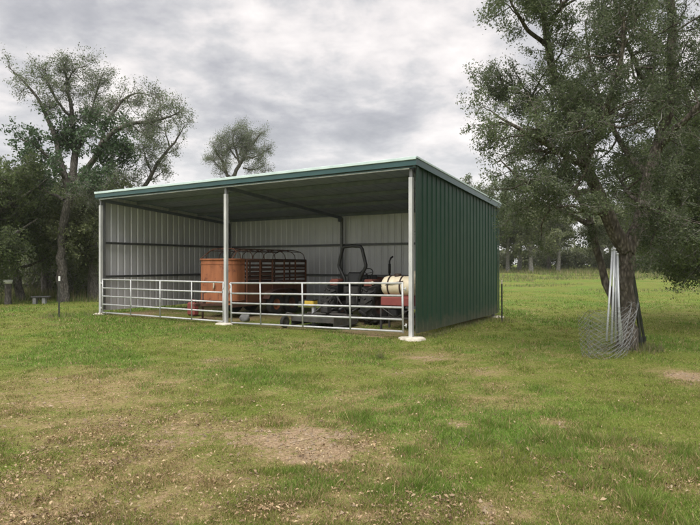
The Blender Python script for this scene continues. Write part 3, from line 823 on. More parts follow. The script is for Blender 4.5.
def undergrowth():
    # fresh green bushes beyond the field, seen under the right hand limbs
    ps = [shrub('bush', 71, 20, 60, 3.4, 2.6, M['leaf_fresh'], 2600, .26), shrub('bush', 72, 22, 60, 2.4, 2.2, M['leaf_olive'], 2200, .26)]
    sp = [(648, 62, 0, 1.), (668, 64, 0, 1.1), (685, 58, 0, .85), (640, 70, 1, 1.3), (700, 62, 1, 1.3), (560, 74, 1, 1.), (545, 76, 1, .9), (580, 73, 1, 1.0), (595, 78, 1, 1.2), (525, 78, 1, 1.1), (610, 70, 1, .9),
          (507, 72, 1, .9), (720, 60, 0, 1.1), (660, 80, 1, 1.5), (690, 80, 1, 1.5), (538, 84, 1, 1.4), (570, 86, 1, 1.4), (498, 80, 1, 1.2), (484, 76, 1, 1.)]
    used = set()
    for i, (px, y, k, s) in enumerate(sp):
        x = (px - 350) / F * y
        if k not in used: used.add(k); o = ps[k]; o.location = (x, y, float(gh(x, y))); o.scale = (s, s, s)
        else: o = place_copy(ps[k], px, y, s, i * 1.3)
        tag(o, 'fresh green bush beyond the field, under the dark right limbs' if k == 0 else 'olive scrub bush at the foot of the far tree line', 'bush',
            'fresh bushes beyond the field' if k == 0 else 'scrub of the far tree line')
    # bushes among the left trunks
    pb = [shrub('bush', 73, 20, 60, 1.5, 1.2, M['leaf_olive'], 1600, .11), shrub('bush', 74, 20, 60, 2.3, 1.5, M['leaf_dark'], 2200, .13)]
    sp = [(33, 27, 0, 1.2), (74, 25, 1, .8), (86, 26, 0, 1.3), (56, 27.5, 1, .9), (10, 29, 0, 1.), (32, 31, 1, 1.), (55, 30, 1, 1.1), (76, 28, 0, 1.1), (84, 31, 1, 1.1), (98, 27, 0, 1.), (70, 33, 1, 1.3), (-8, 28, 1, 1.), (20, 36, 1, 1.2), (45, 37, 1, 1.3), (92, 36, 1, 1.3), (110, 31, 1, 1.1), (-30, 30, 1, 1.3), (0, 38, 1, 1.4), (62, 40, 1, 1.5), (-50, 26, 0, 1.2), (-70, 30, 1, 1.4)]
    used = set()
    for i, (px, y, k, s) in enumerate(sp):
        x = (px - 350) / F * y
        if k not in used: used.add(k); o = pb[k]; o.location = (x, y, float(gh(x, y))); o.scale = (s, s, s)
        else: o = place_copy(pb[k], px, y, s, i * 1.3)
        tag(o, 'low olive bush among the left trunks' if k == 0 else 'dark bush in the shade of the left woods', 'bush', 'olive bushes at the left' if k == 0 else 'dark bushes in the left woods')
    # tall weeds
    rg = np.random.default_rng(77); xs, ys, hs = [], [], []
    n = 26000; y = rg.uniform(20.5, 46, n); px = rg.uniform(-120, 125, n); x = (px - 350) / F * y
    k = N2.fbm(x * .9, y * .9, 3) > .42 + .2 * sstep(23.5, 20.5, y) ; xs.append(x[k]); ys.append(y[k]); hs.append(rg.uniform(.15, .6, k.sum()) * sstep(20, 24, y[k]))
    n = 46000; y = 28 + 60 * rg.random(n) ** .9; px = rg.uniform(420, 820, n); x = (px - 350) / F * y
    k = N2.fbm(x * .3 + 9, y * .3, 3) * (.72 + .28 * sstep(34, 58, y)) > .40; xs.append(x[k]); ys.append(y[k]); hs.append(rg.uniform(.12, .5, k.sum()) * (.4 + .6 * sstep(35, 60, y[k])))
    # around posts, the oak foot and the back wall of the shed
    for (cx, cy, r, m_, hh) in [(*W(59, 0, 15.6)[:2], .5, 160, .22), (*W(502, 0, 14.3)[:2], .35, 120, .2), (*W(628, 0, 9.66)[:2], .55, 500, .16), (*W(640, 0, 9.8)[:2], .4, 260, .2), (*W(381, 0, 8.7)[:2], .07, 50, .2),
                                *[(*S(.14, yy_)[:2], .2, 60, .13) for yy_ in np.arange(.5, 5.6, .32)], *[(*S(xx_, -.06)[:2], .22, 26, .07) for xx_ in np.arange(-10, -.4, .4)],
                                *[(*W(px_, 0, 555 * 1.5 / (ro_ - 263.8))[:2], r_, n_, h_) for px_, ro_, r_, n_, h_ in ((365, 357, .12, 40, .1), (455, 440, .3, 90, .09), (530, 452, .35, 110, .09), (405, 356, .1, 30, .08), (560, 480, .3, 90, .07), (330, 470, .2, 60, .07), (640, 440, .3, 80, .07), (100, 350, .4, 100, .1), (215, 361, .25, 110, .07), (500, 410, .3, 80, .07), (620, 500, .25, 80, .06))],
                                (*W(99, 0, 16.3)[:2], .5, 180, .2), (*W(430, 0, 11.6)[:2], .3, 100, .08)]:
        a = rg.uniform(0, 6.28, m_); q = r * np.sqrt(rg.random(m_)); xs.append(cx + np.cos(a) * q); ys.append(cy + np.sin(a) * q); hs.append(rg.uniform(.3, 1, m_) * hh)
    x, y, h = map(np.concatenate, (xs, ys, hs)); n = len(x); z = gh(x, y) - .01
    w_ = .006 + .012 * sstep(12, 30, y) + .02 * sstep(30, 70, y); th = rg.uniform(0, 6.28, n); ln = rg.normal(0, .35, n) * h; la = rg.uniform(0, 6.28, n)
    c, s_ = np.cos(th) * w_, np.sin(th) * w_
    V = np.stack([np.stack([x - c, y - s_, z], -1), np.stack([x + c, y + s_, z], -1), np.stack([x + np.cos(la) * ln, y + np.sin(la) * ln, z + h], -1)], 1).reshape(-1, 3)
    tag(link('tall_weeds', np_mesh('tall_weeds', V, [np.arange(n * 3).reshape(-1, 3)], [M['weed']])), 'tall weeds and seed heads at the wood edge and across the far field', 'weeds', kind='stuff')


# ------------------------------------------------------------------ shed
def rib_profile(length, pitch=.236, h=.015):
    s = 0.; out = []
    n = int(round(length / pitch)); pt = length / n
    for i in range(n):
        s = i * pt
        out += [(s, 0), (s + pt * .5 - .042, 0), (s + pt * .5 - .02, h), (s + pt * .5 + .02, h), (s + pt * .5 + .042, 0)]
    out.append((length, 0))
    return out


def sheet(mb, prof, a, b, out, thick=.003):
    """a(s), b(s): the two ends of the sheet line at s; out: outward unit vector; material 0 outside, 1 inside"""
    o = np.array(out, float); n = len(prof); V = []
    for s, h in prof: V += [np.array(a(s)) + o * h, np.array(b(s)) + o * h]
    for s, h in prof: V += [np.array(a(s)) + o * (h - thick), np.array(b(s)) + o * (h - thick)]
    f0 = [(2 * i, 2 * i + 2, 2 * i + 3, 2 * i + 1) for i in range(n - 1)]; k = 2 * n
    f1 = [(k + 2 * i, k + 2 * i + 1, k + 2 * i + 3, k + 2 * i + 2) for i in range(n - 1)]
    ed = [(2 * i, k + 2 * i, k + 2 * i + 2, 2 * i + 2) for i in range(n - 1)] + [(2 * i + 1, 2 * i + 3, k + 2 * i + 3, k + 2 * i + 1) for i in range(n - 1)]
    ed += [(0, 1, k + 1, k), (2 * n - 2, k + 2 * n - 2, k + 2 * n - 1, 2 * n - 1)]
    mb.add(V, f0, 0); mb.add(V, f1, 1); mb.add(V, ed, 0)


def build_shed():
    root = empty('open_shed', (SX, SY, 0), -.555)
    tag(root, 'green open-front metal shed with galvanised posts and single slope roof', 'shed')
    slope = (HF - HB) / (D + .15)
    zr = lambda y: HF - slope * (y + .05)          # top of the roof plane
    wt = lambda y: zr(y) - .05
    E = .09
    mats = [M['green'], M['panel_in']]
    m = MB(); sheet(m, rib_profile(D + .02), lambda s: (E, .02 + s, .11), lambda s: (E, .02 + s, wt(.02 + s)), (1, 0, 0)); m.build('wall', mats, root)
    m = MB(); sheet(m, rib_profile(D + .02), lambda s: (-L - E, .02 + s, .11), lambda s: (-L - E, .02 + s, wt(.02 + s)), (-1, 0, 0)); m.build('wall', mats, root)
    m = MB(); sheet(m, rib_profile(L + 2 * E - .01), lambda s: (-L - E + .005 + s, D + .05, .11), lambda s: (-L - E + .005 + s, D + .05, wt(D + .05)), (0, 1, 0)); m.build('wall', mats, root)
    sv = np.array([0, -slope, 1]) / math.hypot(1, slope) * -1
    m = MB(); up = np.array([0, slope, 1.]) / math.hypot(1, slope)
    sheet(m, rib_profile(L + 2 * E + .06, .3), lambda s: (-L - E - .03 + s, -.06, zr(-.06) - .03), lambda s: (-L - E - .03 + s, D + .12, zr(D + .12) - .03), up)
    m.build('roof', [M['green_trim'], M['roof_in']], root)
    # trims
    xw = L + 2 * E + .12; xm = -L / 2
    m = MB(); m.box((xm, -.085, HF - .085), (xw, .02, .125)); m.box((xm, -.062, HF - .184), (xw - .04, .066, .008))
    m.box((xm, -.06, HF - .186 + .185), (xw - .02, .07, .006)); m.build('fascia', M['green_trim'], root)
    m = MB(); m.box((xm, -.091, HF - .008), (xw + .004, .056, .06), bev=.004); m.build('fascia_lip', M['highlight_lip'], root)
    m = MB(); m.box((xm, -.052, HF - .2), (L - .02, .05, .022)); m.build('soffit_strip', M['galv'], root)
    R = Matrix.Rotation(-math.atan(slope), 3, 'X')
    ln = (D + .25) * math.hypot(1, slope)
    for sx in (E + .05, -L - E - .05):
        m = MB(); m.box((sx, D / 2 + .03, zr(D / 2 + .03) - .075), (.024, ln, .14), R)
        m.build('rake_trim', M['green_trim'], root)
        m = MB(); m.box((sx - .004, D / 2 + .03, zr(D / 2 + .03) + .008), (.06, ln + .02, .034), R); m.build('rake_lip', M['highlight_lip'], root)
    # posts
    for i, x in enumerate((0, -L / 2, -L)):
        m = MB(); m.tube([(x, 0, -.02), (x, 0, HF - .37)], .04, square=True)
        for k in range(3): m.box((x + .0, -.043, .5 + k * 1.05), (.012, .006, .012))
        m.build('post', M['post'], root)
        m = MB(); m.box((x, .01, HF - .29), (.07, .07, .158), bev=.004); m.build('shaded_post_bracket', M['girt'], root)  # bracket in dark steel: shade at the post top put into its colour
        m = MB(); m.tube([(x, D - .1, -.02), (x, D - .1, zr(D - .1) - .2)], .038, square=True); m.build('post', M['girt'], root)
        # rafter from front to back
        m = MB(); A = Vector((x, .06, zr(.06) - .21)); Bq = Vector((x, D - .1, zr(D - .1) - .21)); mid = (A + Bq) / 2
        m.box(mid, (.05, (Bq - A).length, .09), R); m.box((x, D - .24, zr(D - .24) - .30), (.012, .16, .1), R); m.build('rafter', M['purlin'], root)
    # purlins
    for y in (.06, 1.25, 2.5, 3.75, D - .05):
        m = MB(); z = zr(y) - .09
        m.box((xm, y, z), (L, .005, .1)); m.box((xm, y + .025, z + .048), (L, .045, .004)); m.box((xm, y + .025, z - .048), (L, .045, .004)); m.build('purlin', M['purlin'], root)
    # girts: back wall and both sides, at two heights
    for z in (1.12, 2.12):
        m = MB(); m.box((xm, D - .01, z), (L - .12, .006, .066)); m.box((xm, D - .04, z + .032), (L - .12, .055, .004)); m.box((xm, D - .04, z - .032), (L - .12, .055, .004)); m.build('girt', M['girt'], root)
        for x, sg in ((.03, -1), (-L - .03, 1)):
            m = MB(); m.box((x, D / 2, z), (.006, D - .3, .066)); m.box((x + sg * .03, D / 2, z + .032), (.055, D - .3, .004)); m.box((x + sg * .03, D / 2, z - .032), (.055, D - .3, .004)); m.build('girt', M['girt'], root)
    MB().box((-L - .03, .12, 1.8), (.09, .05, 3.3)).build('jamb_channel', M['girt'], root)
    MB().box((.06, .12, 1.8), (.03, .05, 3.3)).build('jamb_channel', M['girt'], root)
    # screws down the corner trim
    m = MB(); m.box((E + .032, .04, 1.82), (.012, .085, 3.36)); m.build('corner_trim', M['green'], root)
    m = MB(); m.box((E + .032, D + .03, 1.63), (.012, .085, 3.0)); m.build('corner_trim', M['green'], root)
    # concrete footings
    rg = random.Random(3)
    for (x, y, r, ox) in ((0, 0, .27, .03), (-L / 2, -.03, .24, -.02), (-L, 0, .21, -.02), (0, D - .1, .24, .1), (-L, D - .1, .2, 0), (-L / 2, D - .1, .2, 0)):
        m = MB(); n = 22; vs = []; q = []
        wob = [1 + rg.uniform(-.16, .16) for _ in range(n)]
        for rr, z in ((1.0, -.03), (.98, .022), (.8, .04), (.3, .046)):
            for j in range(n):
                a = 2 * math.pi * j / n; vs.append((x + ox + math.cos(a) * r * rr * wob[j], y + math.sin(a) * r * .85 * rr * wob[j], z + rg.uniform(-.004, .004)))
        for i in range(3):
            for j in range(n): q.append((i * n + j, i * n + (j + 1) % n, (i + 1) * n + (j + 1) % n, (i + 1) * n + j))
        q.append(tuple(range(3 * n, 4 * n))); m.add(vs, q, 0, True); m.build('footing', M['concrete'], root)


def gate(x0, x1, z0, tilt, verts, label, latch_end):
    """five rail tube gate in the shed front between shed x0 (left) and x1"""
    root = empty('pipe_gate', S(x0, -.02, z0), -.555)
    root.rotation_euler = (0, -tilt, -.555)
    w = x1 - x0; r = .021; zs = [.0, .24, .48, .72, .97]
    for i, z in enumerate(zs):
        MB().tube([(0.02, 0, z), (w - .02, 0, z)], r, 10).build('rail', M['gate'], root)
    for i, v in enumerate(verts):
        v = min(max(v - x0, .02), w - .02)
        end = i in (0, len(verts) - 1)
        MB().tube([(v, 0 if end else -.026, zs[0] - (.03 if end else .0)), (v, 0 if end else -.026, zs[-1] + (.02 if end else 0))], .021 if end else .017, 10).build('upright', M['gate'], root)
    for z in (.12, .85):
        m = MB(); xe = w if latch_end == 'left' else 0; sg = 1 if latch_end == 'left' else -1
        m.tube([(xe, 0, z), (xe + sg * .05, 0, z)], .011, 8); m.tube([(xe + sg * .05, 0, z - .04), (xe + sg * .05, 0, z + .04)], .014, 8); m.build('hinge', M['gate'], root)
    m = MB(); xe = 0 if latch_end == 'left' else w
    pts = [(xe + .0 + .03 * math.sin(k * 1.1), -.03 - .01 * math.cos(k), .97 - k * .05) for k in range(6)]
    m.tube(pts, .008, 6); m.build('latch_chain', M['gate'], root)
    tag(root, label, 'gate', 'gates across the shed front')
    return root


def gates():
    fx = front_x
    gate(-L + .09, fx(224.5), .07, 0, [-L + .11, fx(132), fx(161.5), fx(193), fx(224)], 'left tube gate of the shed, from the far corner post to the middle post', 'right')
    gate(fx(231.5), fx(404.5), .055, .018, [fx(232), fx(262), fx(304), fx(351.5), fx(404)], 'right tube gate of the shed in front of the tractor, raised at its right end', 'left')


# ------------------------------------------------------------------ wheels
def wheel(parent, name, x, y, z, r, w, rim_mat, lugs=0, rr=.55, hub=None):
    """wheel on an x axis: tyre under it as parts"""
    we = empty(name, (x, y, z)); we.parent = parent
    m = MB(); h = w / 2
    prof = [(r * rr, -h * .7), (r * .72, -h * .98), (r * .9, -h), (r * .98, -h * .8), (r, -h * .3), (r, h * .3), (r * .98, h * .8), (r * .9, h), (r * .72, h * .98), (r * rr, h * .7)]
    m.lathe(prof, (0, 0, 0), 'x', 36)
    for k in range(lugs):
        for sd in (-1, 1):
            a = 2 * math.pi * (k + (.5 if sd > 0 else 0)) / lugs
            Rm = Matrix.Rotation(a, 3, 'X') @ Matrix.Translation((0, 0, 0)).to_3x3()
            c = Rm @ Vector((sd * h * .5, 0, r * 1.02)); tilt = Matrix.Rotation(sd * .55, 3, 'Z')
            m.box(c, (w * .58, .045, r * .10), Rm @ tilt)
            c = Rm @ Vector((sd * h * .97, -.02, r * .9)); m.box(c, (.022, .05, r * .2), Rm)
    m.build('tyre', M['tyre'], we)
    m = MB(); m.lathe([(r * rr + .004, -h * .7), (r * (rr - .06), -h * .66), (r * (rr - .1), -h * .2), (r * .2, -h * .1), (r * .18, -h * .45), (0.001, -h * .45)], (0, 0, 0), 'x', 30)
    m.lathe([(r * rr + .004, h * .7), (r * (rr - .06), h * .66), (r * (rr - .1), h * .2), (r * .2, h * .1), (r * .18, h * .45), (0.001, h * .45)], (0, 0, 0), 'x', 30)
    for k in range(6):
        a = k * math.pi / 3
        for sd in (-1, 1): m.box((sd * h * .18, math.cos(a) * r * .28, math.sin(a) * r * .28), (.02, .02, .02))
    m.build('rim', rim_mat, we)
    return we


def trailer():
    x0, x1 = front_x(197, 1.0), front_x(232, 1.0); wd = x1 - x0; xc = (x0 + x1) / 2; ln = 3.35
    root = empty('stock_trailer', S(xc, 1.0, 0), -.555)
    tag(root, 'rusty stock trailer with an orange sheet nose and slatted sides under hooped bows', 'trailer')
    h = wd / 2; zb, zt = .42, 1.62
    # orange nose: rounded front sheet with short side returns
    m = MB(); n = 24; pts = []
    cr = .26
    pts.append((-h, .5))
    for k in range(7): a = math.pi + k / 6 * math.pi / 2; pts.append((-h + cr + math.cos(a) * cr, cr + math.sin(a) * cr))
    for k in range(7): a = 1.5 * math.pi + k / 6 * math.pi / 2; pts.append((h - cr + math.cos(a) * cr, cr + math.sin(a) * cr))
    pts.append((h, .5))
    vs = [(x, y, z) for z in (zb - .04, zt) for x, y in pts] + [(x * .97, y + .02, z) for z in (zb - .04, zt) for x, y in pts]; k = len(pts)
    fs = []
    for i in range(k - 1): fs += [(i, i + 1, k + i + 1, k + i), (2 * k + i, 3 * k + i, 3 * k + i + 1, 2 * k + i + 1), (k + i, k + i + 1, 3 * k + i + 1, 3 * k + i), (i, 2 * k + i, 2 * k + i + 1, i + 1)]
    fs += [(0, k, 3 * k, 2 * k), (k - 1, 3 * k - 1, 4 * k - 1, 2 * k - 1)]
    m.add(vs, fs); m.build('nose_panel', M['rust_orange'], root)
    def band(z, name, r=.018, mat='rust_orange'):
        m = MB(); m.tube([(x * 1.012, y * 1.0 - .012, z) for x, y in pts], r, 8); m.build(name, M[mat], root)
    band(zt, 'top_band', .024); band(zt - .13, 'nose_seam', .006, 'rust_orange'); band(zb + .06, 'bottom_band', .02, 'rust_brown')
    m = MB(); m.box((.02, -.035, .9), (.05, .03, .16), bev=.01); m.tube([(.02, -.04, .98), (.06, -.06, .93), (.05, -.06, .84), (.0, -.05, .8)], .012, 8); m.build('latch', M['tank_dark'], root)
    # side walls: lower sheet, slats above, posts
    for sx in (-1, 1):
        x = sx * h
        m = MB(); m.box((x, .55 + (ln - .55) / 2, zb + .28), (.02, ln - .55, .56)); m.build('side_panel', M['rust_brown' if sx > 0 else 'rust_dark'], root)
        m = MB()
        for i in range(5): m.box((x, .55 + (ln - .55) / 2, zb + .66 + i * .125), (.022, ln - .55, .062))
        m.build('side_slats', M['rust_dark'], root)
        m = MB()
        for i in range(6): m.box((x + sx * .02, .57 + i * (ln - .6) / 5, (zb + zt) / 2), (.045, .035, zt - zb))
        m.build('side_posts', M['rust_brown'], root)
        MB().tube([(x, .5, zt), (x, ln, zt)], .024, 8).build('top_rail', M['rust_dark'], root)
        m = MB(); m.box((x, ln / 2, zb - .05), (.05, ln, .1)); m.build('frame_rail', M['rust_dark'], root)
    m = MB(); m.box((0, ln / 2, zb - .02), (wd - .06, ln - .1, .04)); m.build('floor', M['rust_dark'], root)
    m = MB()
    for i in range(6): m.box((0, ln, zb + .1 + i * .22), (wd - .05, .03, .05))
    for x in (-h * .95, 0, h * .95): m.box((x, ln + .02, (zb + zt) / 2), (.04, .03, zt - zb))
    m.build('tail_gate', M['rust_dark'], root)
    # hooped bows with lengthwise rods
    for i in range(7):
        y = .35 + i * (ln - .4) / 6
        p = [(-h, y, zt - .02)] + [(-h * math.cos(a) * .98, y, zt + .02 + .30 * math.sin(a) ** .7) for a in [math.pi * k / 12 for k in range(1, 12)]] + [(h, y, zt - .02)]
        MB().tube(p, .013, 6).build('roof_bow', M['rust_dark'], root)
    for x, z in ((-h * .7, .25), (-h * .25, .31), (h * .25, .31), (h * .7, .25)):
        MB().tube([(x, .3, zt + z - .0), (x, ln, zt + z)], .012, 6).build('roof_rod', M['rust_dark'], root)
    p = [(-h * .9, .05, zt)] + [(-h * .82, .3, zt + .2), (-h * .6, .35, zt + .3), (h * .6, .35, zt + .3), (h * .82, .3, zt + .2), (h * .9, .05, zt)]
    MB().tube(p, .013, 6).build('roof_bow', M['rust_brown'], root)
    # running gear
    for sx in (-1, 1):
        for yy in (1.65, 2.38): wheel(root, 'wheel', sx * (h + .13), yy, .32, .32, .19, M['rust_orange' if yy < 2 else 'rust_brown'], 0, .5)
        m = MB()
        p = [(sx * (h + .13), 1.24, .5), (sx * (h + .13), 1.36, .68), (sx * (h + .13), 1.65, .75), (sx * (h + .13), 2.38, .75), (sx * (h + .13), 2.66, .68), (sx * (h + .13), 2.78, .5)]
        for a, b in zip(p, p[1:]):
            A, Bq = Vector(a), Vector(b); dv = Bq - A; m.box((A + Bq) / 2, (.25, dv.length + .02, .012), Matrix.Rotation(math.atan2(dv.z, dv.y), 3, 'X'))
        m.build('mudguard', M['rust_dark'], root)
    m = MB()
    for yy in (1.65, 2.38): m.tube([(-h - .1, yy, .32), (h + .1, yy, .32)], .035, 8)
    m.build('axles', M['rust_dark'], root)
    m = MB(); m.tube([(-.45, .12, .4), (0, -.55, .4)], .035, 8, square=True); m.tube([(.45, .12, .4), (0, -.55, .4)], .035, 8, square=True); m.box((0, -.62, .41), (.09, .2, .08), bev=.015); m.build('tongue', M['rust_dark'], root)
    m = MB(); m.tube([(0, -.42, .02), (0, -.42, .72)], .028, 10); m.box((0, -.42, .015), (.16, .16, .03)); m.tube([(0, -.42, .7), (.14, -.42, .72), (.14, -.42, .8)], .01, 6); m.build('jack', M['rust_dark'], root)


def tractor():
    root = empty('compact_tractor', S(-2.52, 2.05, 0), -.555)
    tag(root, 'small dark tractor with faded red fenders and a black roll bar, seen from behind', 'tractor')
    for sx in (-1, 1):
        wheel(root, 'rear_wheel', sx * .55, 0, .5, .5, .36, M['rust_dark'], 16, .5)
        wheel(root, 'front_wheel', sx * .47, 1.45, .28, .28, .17, M['red'], 12, .5)
        # fender: curved sheet over the rear wheel with flat top
        m = MB(); pr = []
        for k in range(9): a = math.radians(200 - k * 19); pr.append((math.cos(a) * -.53, .47 + math.sin(a) * .54))
        vs = []
        for y, z in pr: vs += [(sx * .34, -y * -1, z), (sx * .68, -y * -1, z), (sx * .34, y, z - .012), (sx * .68, y, z - .012)]
        fs = []
        for k in range(8):
            b = 4 * k; fs += [(b, b + 1, b + 5, b + 4), (b + 2, b + 6, b + 7, b + 3), (b + 1, b + 3, b + 7, b + 5), (b, b + 4, b + 6, b + 2)]
        m.add(vs, fs, 0); m.box((sx * .345, .02, .82), (.014, .72, .36)); m.build('fender', M['black'], root); m = MB(); m.box((sx * .5, -.1, 1.07), (.24, .34, .09), bev=.025); m.box((sx * .5, -.28, 1.0), (.22, .02, .1), bev=.006); m.build('fender_top', M['red'], root)
        m = MB(); m.box((sx * .58, -.25, 1.03), (.13, .04, .09), bev=.01); m.build('tail_light', M['tank'] if sx > 0 else M['red'], root)
        m = MB(); m.tube([(sx * .17, -.15, .42), (sx * .30, -.45, .40), (sx * .33, -.72, .36)], .022, 8); m.tube([(sx * .2, -.12, .78), (sx * .27, -.42, .74), (sx * .29, -.45, .42)], .018, 8); m.build('lift_arm', M['dark_iron'], root)
    m = MB(); m.box((0, .1, .5), (.34, .75, .34), bev=.04); m.box((0, -.24, .62), (.26, .14, .3), bev=.02); m.tube([(-.5, 0, .47), (.5, 0, .47)], .09, 12); m.box((0, .75, .5), (.26, .9, .22), bev=.03); m.tube([(-.42, 1.45, .3), (.42, 1.45, .3)], .04, 8)
    m.build('chassis', M['dark_iron'], root)
    m = MB(); m.box((0, .28, .86), (.5, .5, .1), bev=.02); m.box((0, -.12, .83), (.44, .34, .2), bev=.03); m.build('platform', M['dark_iron'], root)
    # hood: tapering bonnet
    m = MB(); vs = []
    for y, w, zt, zb in ((.7, .25, 1.16, .62), (1.1, .245, 1.14, .6), (1.62, .22, 1.06, .56), (1.72, .19, .98, .6)):
        vs += [(-w, y, zb), (-w, y, zt - .07), (-w + .07, y, zt), (w - .07, y, zt), (w, y, zt - .07), (w, y, zb)]
    fs = []
    for i in range(3):
        for j in range(6): a, b = i * 6 + j, i * 6 + (j + 1) % 6; fs.append((a, b, b + 6, a + 6))
    fs += [tuple(range(6)), tuple(range(18, 24))[::-1]]
    m.add(vs, fs, 0, False); m.build('hood', M['red'], root)
    m = MB(); m.box((0, 1.73, .78), (.32, .03, .3), bev=.01); m.build('grille', M['black'], root)
    m = MB(); m.box((0, .68, 1.0), (.46, .06, .42), bev=.02); m.build('dashboard', M['black'], root)
    m = MB(); m.tube([(0, .66, 1.1), (0, .52, 1.24)], .02, 8)
    ring = [(math.cos(a) * .19, .51 + math.sin(a) * .12 * .75, 1.25 + math.sin(a) * .13) for a in [2 * math.pi * k / 20 for k in range(21)]]
    m.tube(ring, .014, 6, cap=False)
    for a in (0.3, 2.4, 4.5): m.tube([(0, .51, 1.24), (math.cos(a) * .19, .51 + math.sin(a) * .09, 1.25 + math.sin(a) * .13)], .008, 5)
    m.build('steering_wheel', M['black'], root)
    m = MB(); m.box((0, .12, .98), (.44, .4, .1), bev=.04); m.box((0, -.08, 1.14), (.42, .09, .30), Matrix.Rotation(-.15, 3, 'X'), bev=.04); m.build('seat', M['black'], root)
    # roll bar as in the photo: wide waist, narrow top
    pts = [(.22, -.18, .62), (.22, -.2, 1.12), (.30, -.2, 1.26), (.395, -.2, 1.42), (.40, -.2, 1.47), (.29, -.2, 1.87), (.25, -.2, 1.93), (0, -.2, 1.95), (-.25, -.2, 1.93), (-.29, -.2, 1.87), (-.40, -.2, 1.47), (-.395, -.2, 1.42), (-.3, -.2, 1.26), (-.22, -.2, 1.12), (-.22, -.18, .62)]
    MB().tube(pts, .043, 10).build('roll_bar', M['black'], root)
    m = MB(); m.tube([(.30, 1.25, .95), (.30, 1.25, 1.22)], .028, 10); m.tube([(.30, 1.25, 1.2), (.30, 1.25, 1.58), (.33, 1.27, 1.66), (.38, 1.3, 1.7)], .024, 10); m.tube([(.30, 1.25, 1.24), (.30, 1.25, 1.5)], .036, 10); m.tube([(.2, 1.25, .98), (.3, 1.25, .97)], .03, 8); m.build('exhaust_pipe', M['black'], root)
    m = MB(); m.tube([(0, -.28, .8), (0, -.6, .76), (0, -.8, .72)], .02, 8); m.build('top_link', M['dark_iron'], root)
    m = MB(); m.tube([(.0, -.3, .52), (0, -.5, .45), (0, -.8, .38)], .04, 10); m.build('drive_shaft', M['black'], root)
    for A, c in (((.28, .3, .92), (.3, .28, 1.22)), ((-.28, .3, .92), (-.3, .34, 1.18)), ((.33, .1, .92), (.36, .02, 1.18))):
        m = MB(); m.tube([A, c], .01, 6); m.lathe([(.001, -.02), (.018, -.01), (.018, .01), (.001, .02)], c, 'z', 10); m.build('control_lever', M['black'], root)
    m = MB(); m.box((.06, -.33, .72), (.09, .05, .06), bev=.01); m.build('hitch_bracket', M['white'], root)

    # rotary cutter behind it
    rt = empty('rotary_cutter', S(-2.72, .92, 0), -.555)
    tag(rt, 'low grey rotary cutter on the ground behind the tractor', 'mower')
    m = MB(); m.box((0, 0, .25), (1.2, 1.05, .03), bev=.008); m.box((0, -.52, .2), (1.2, .012, .1)); m.box((0, .52, .2), (1.2, .012, .1))
    m.box((-.6, 0, .18), (.014, 1.04, .2)); m.box((.6, 0, .18), (.014, 1.04, .2)); m.box((0, 0, .3), (.12, 1.0, .05), bev=.01); m.box((0, .1, .3), (1.15, .07, .04)); m.build('deck', M['grey_deck'], rt)
    m = MB()
    for x in (-.6, .6): m.tube([(x, -.5, .06), (x, .46, .06), (x, .54, .14)], .022, 6)
    m.build('skids', M['dark_iron'], rt)
    m = MB(); m.box((0, .05, .4), (.2, .22, .17), bev=.03); m.lathe([(.08, 0), (.08, .06), (.05, .09), (.001, .09)], (0, .05, .48), 'z', 14); m.build('gearbox', M['dark_iron'], rt)
    m = MB(); m.tube([(-.3, .5, .3), (-.06, .42, .72)], .02, 6); m.tube([(.3, .5, .3), (.06, .42, .72)], .02, 6); m.tube([(0, .42, .72), (-.05, -.45, .32)], .018, 6); m.build('hitch_frame', M['dark_iron'], rt)
    m = MB(); m.tube([(-.5, -.5, .3), (-.62, -.66, .34), (-.64, -.7, .3)], .024, 8); m.tube([(-.64, -.7, .32), (-.64, -.7, .14)], .018, 8); m.build('tail_wheel_arm', M['grey_deck'], rt)
    wheel(rt, 'tail_wheel', -.64, -.72, .14, .14, .08, M['grey_deck'], 0, .5)
    m = MB(); m.tube([(-.42, -.3, .28), (-.42, -.3, .46)], .03, 8); m.box((-.42, -.3, .3), (.2, .2, .012)); m.build('stand', M['grey_deck'], rt)
    # yellow box standing on it
    yx = front_x(311, 1.0)
    bx = empty('yellow_box', S(yx, 1.0, 0), -.555); tag(bx, 'small yellow metal box on a pale leg, left of the tractor', 'box')
    m = MB(); m.box((0, 0, .53), (.27, .2, .15), bev=.015); m.build('case', M['yellow'], bx)
    m = MB(); m.box((0, 0, .615), (.28, .21, .02), bev=.005); m.build('lid', M['black'], bx)
    m = MB(); m.box((.08, 0, .235), (.07, .09, .45), bev=.01); m.box((.06, 0, .012), (.22, .2, .02)); m.build('leg', M['galv'], bx)


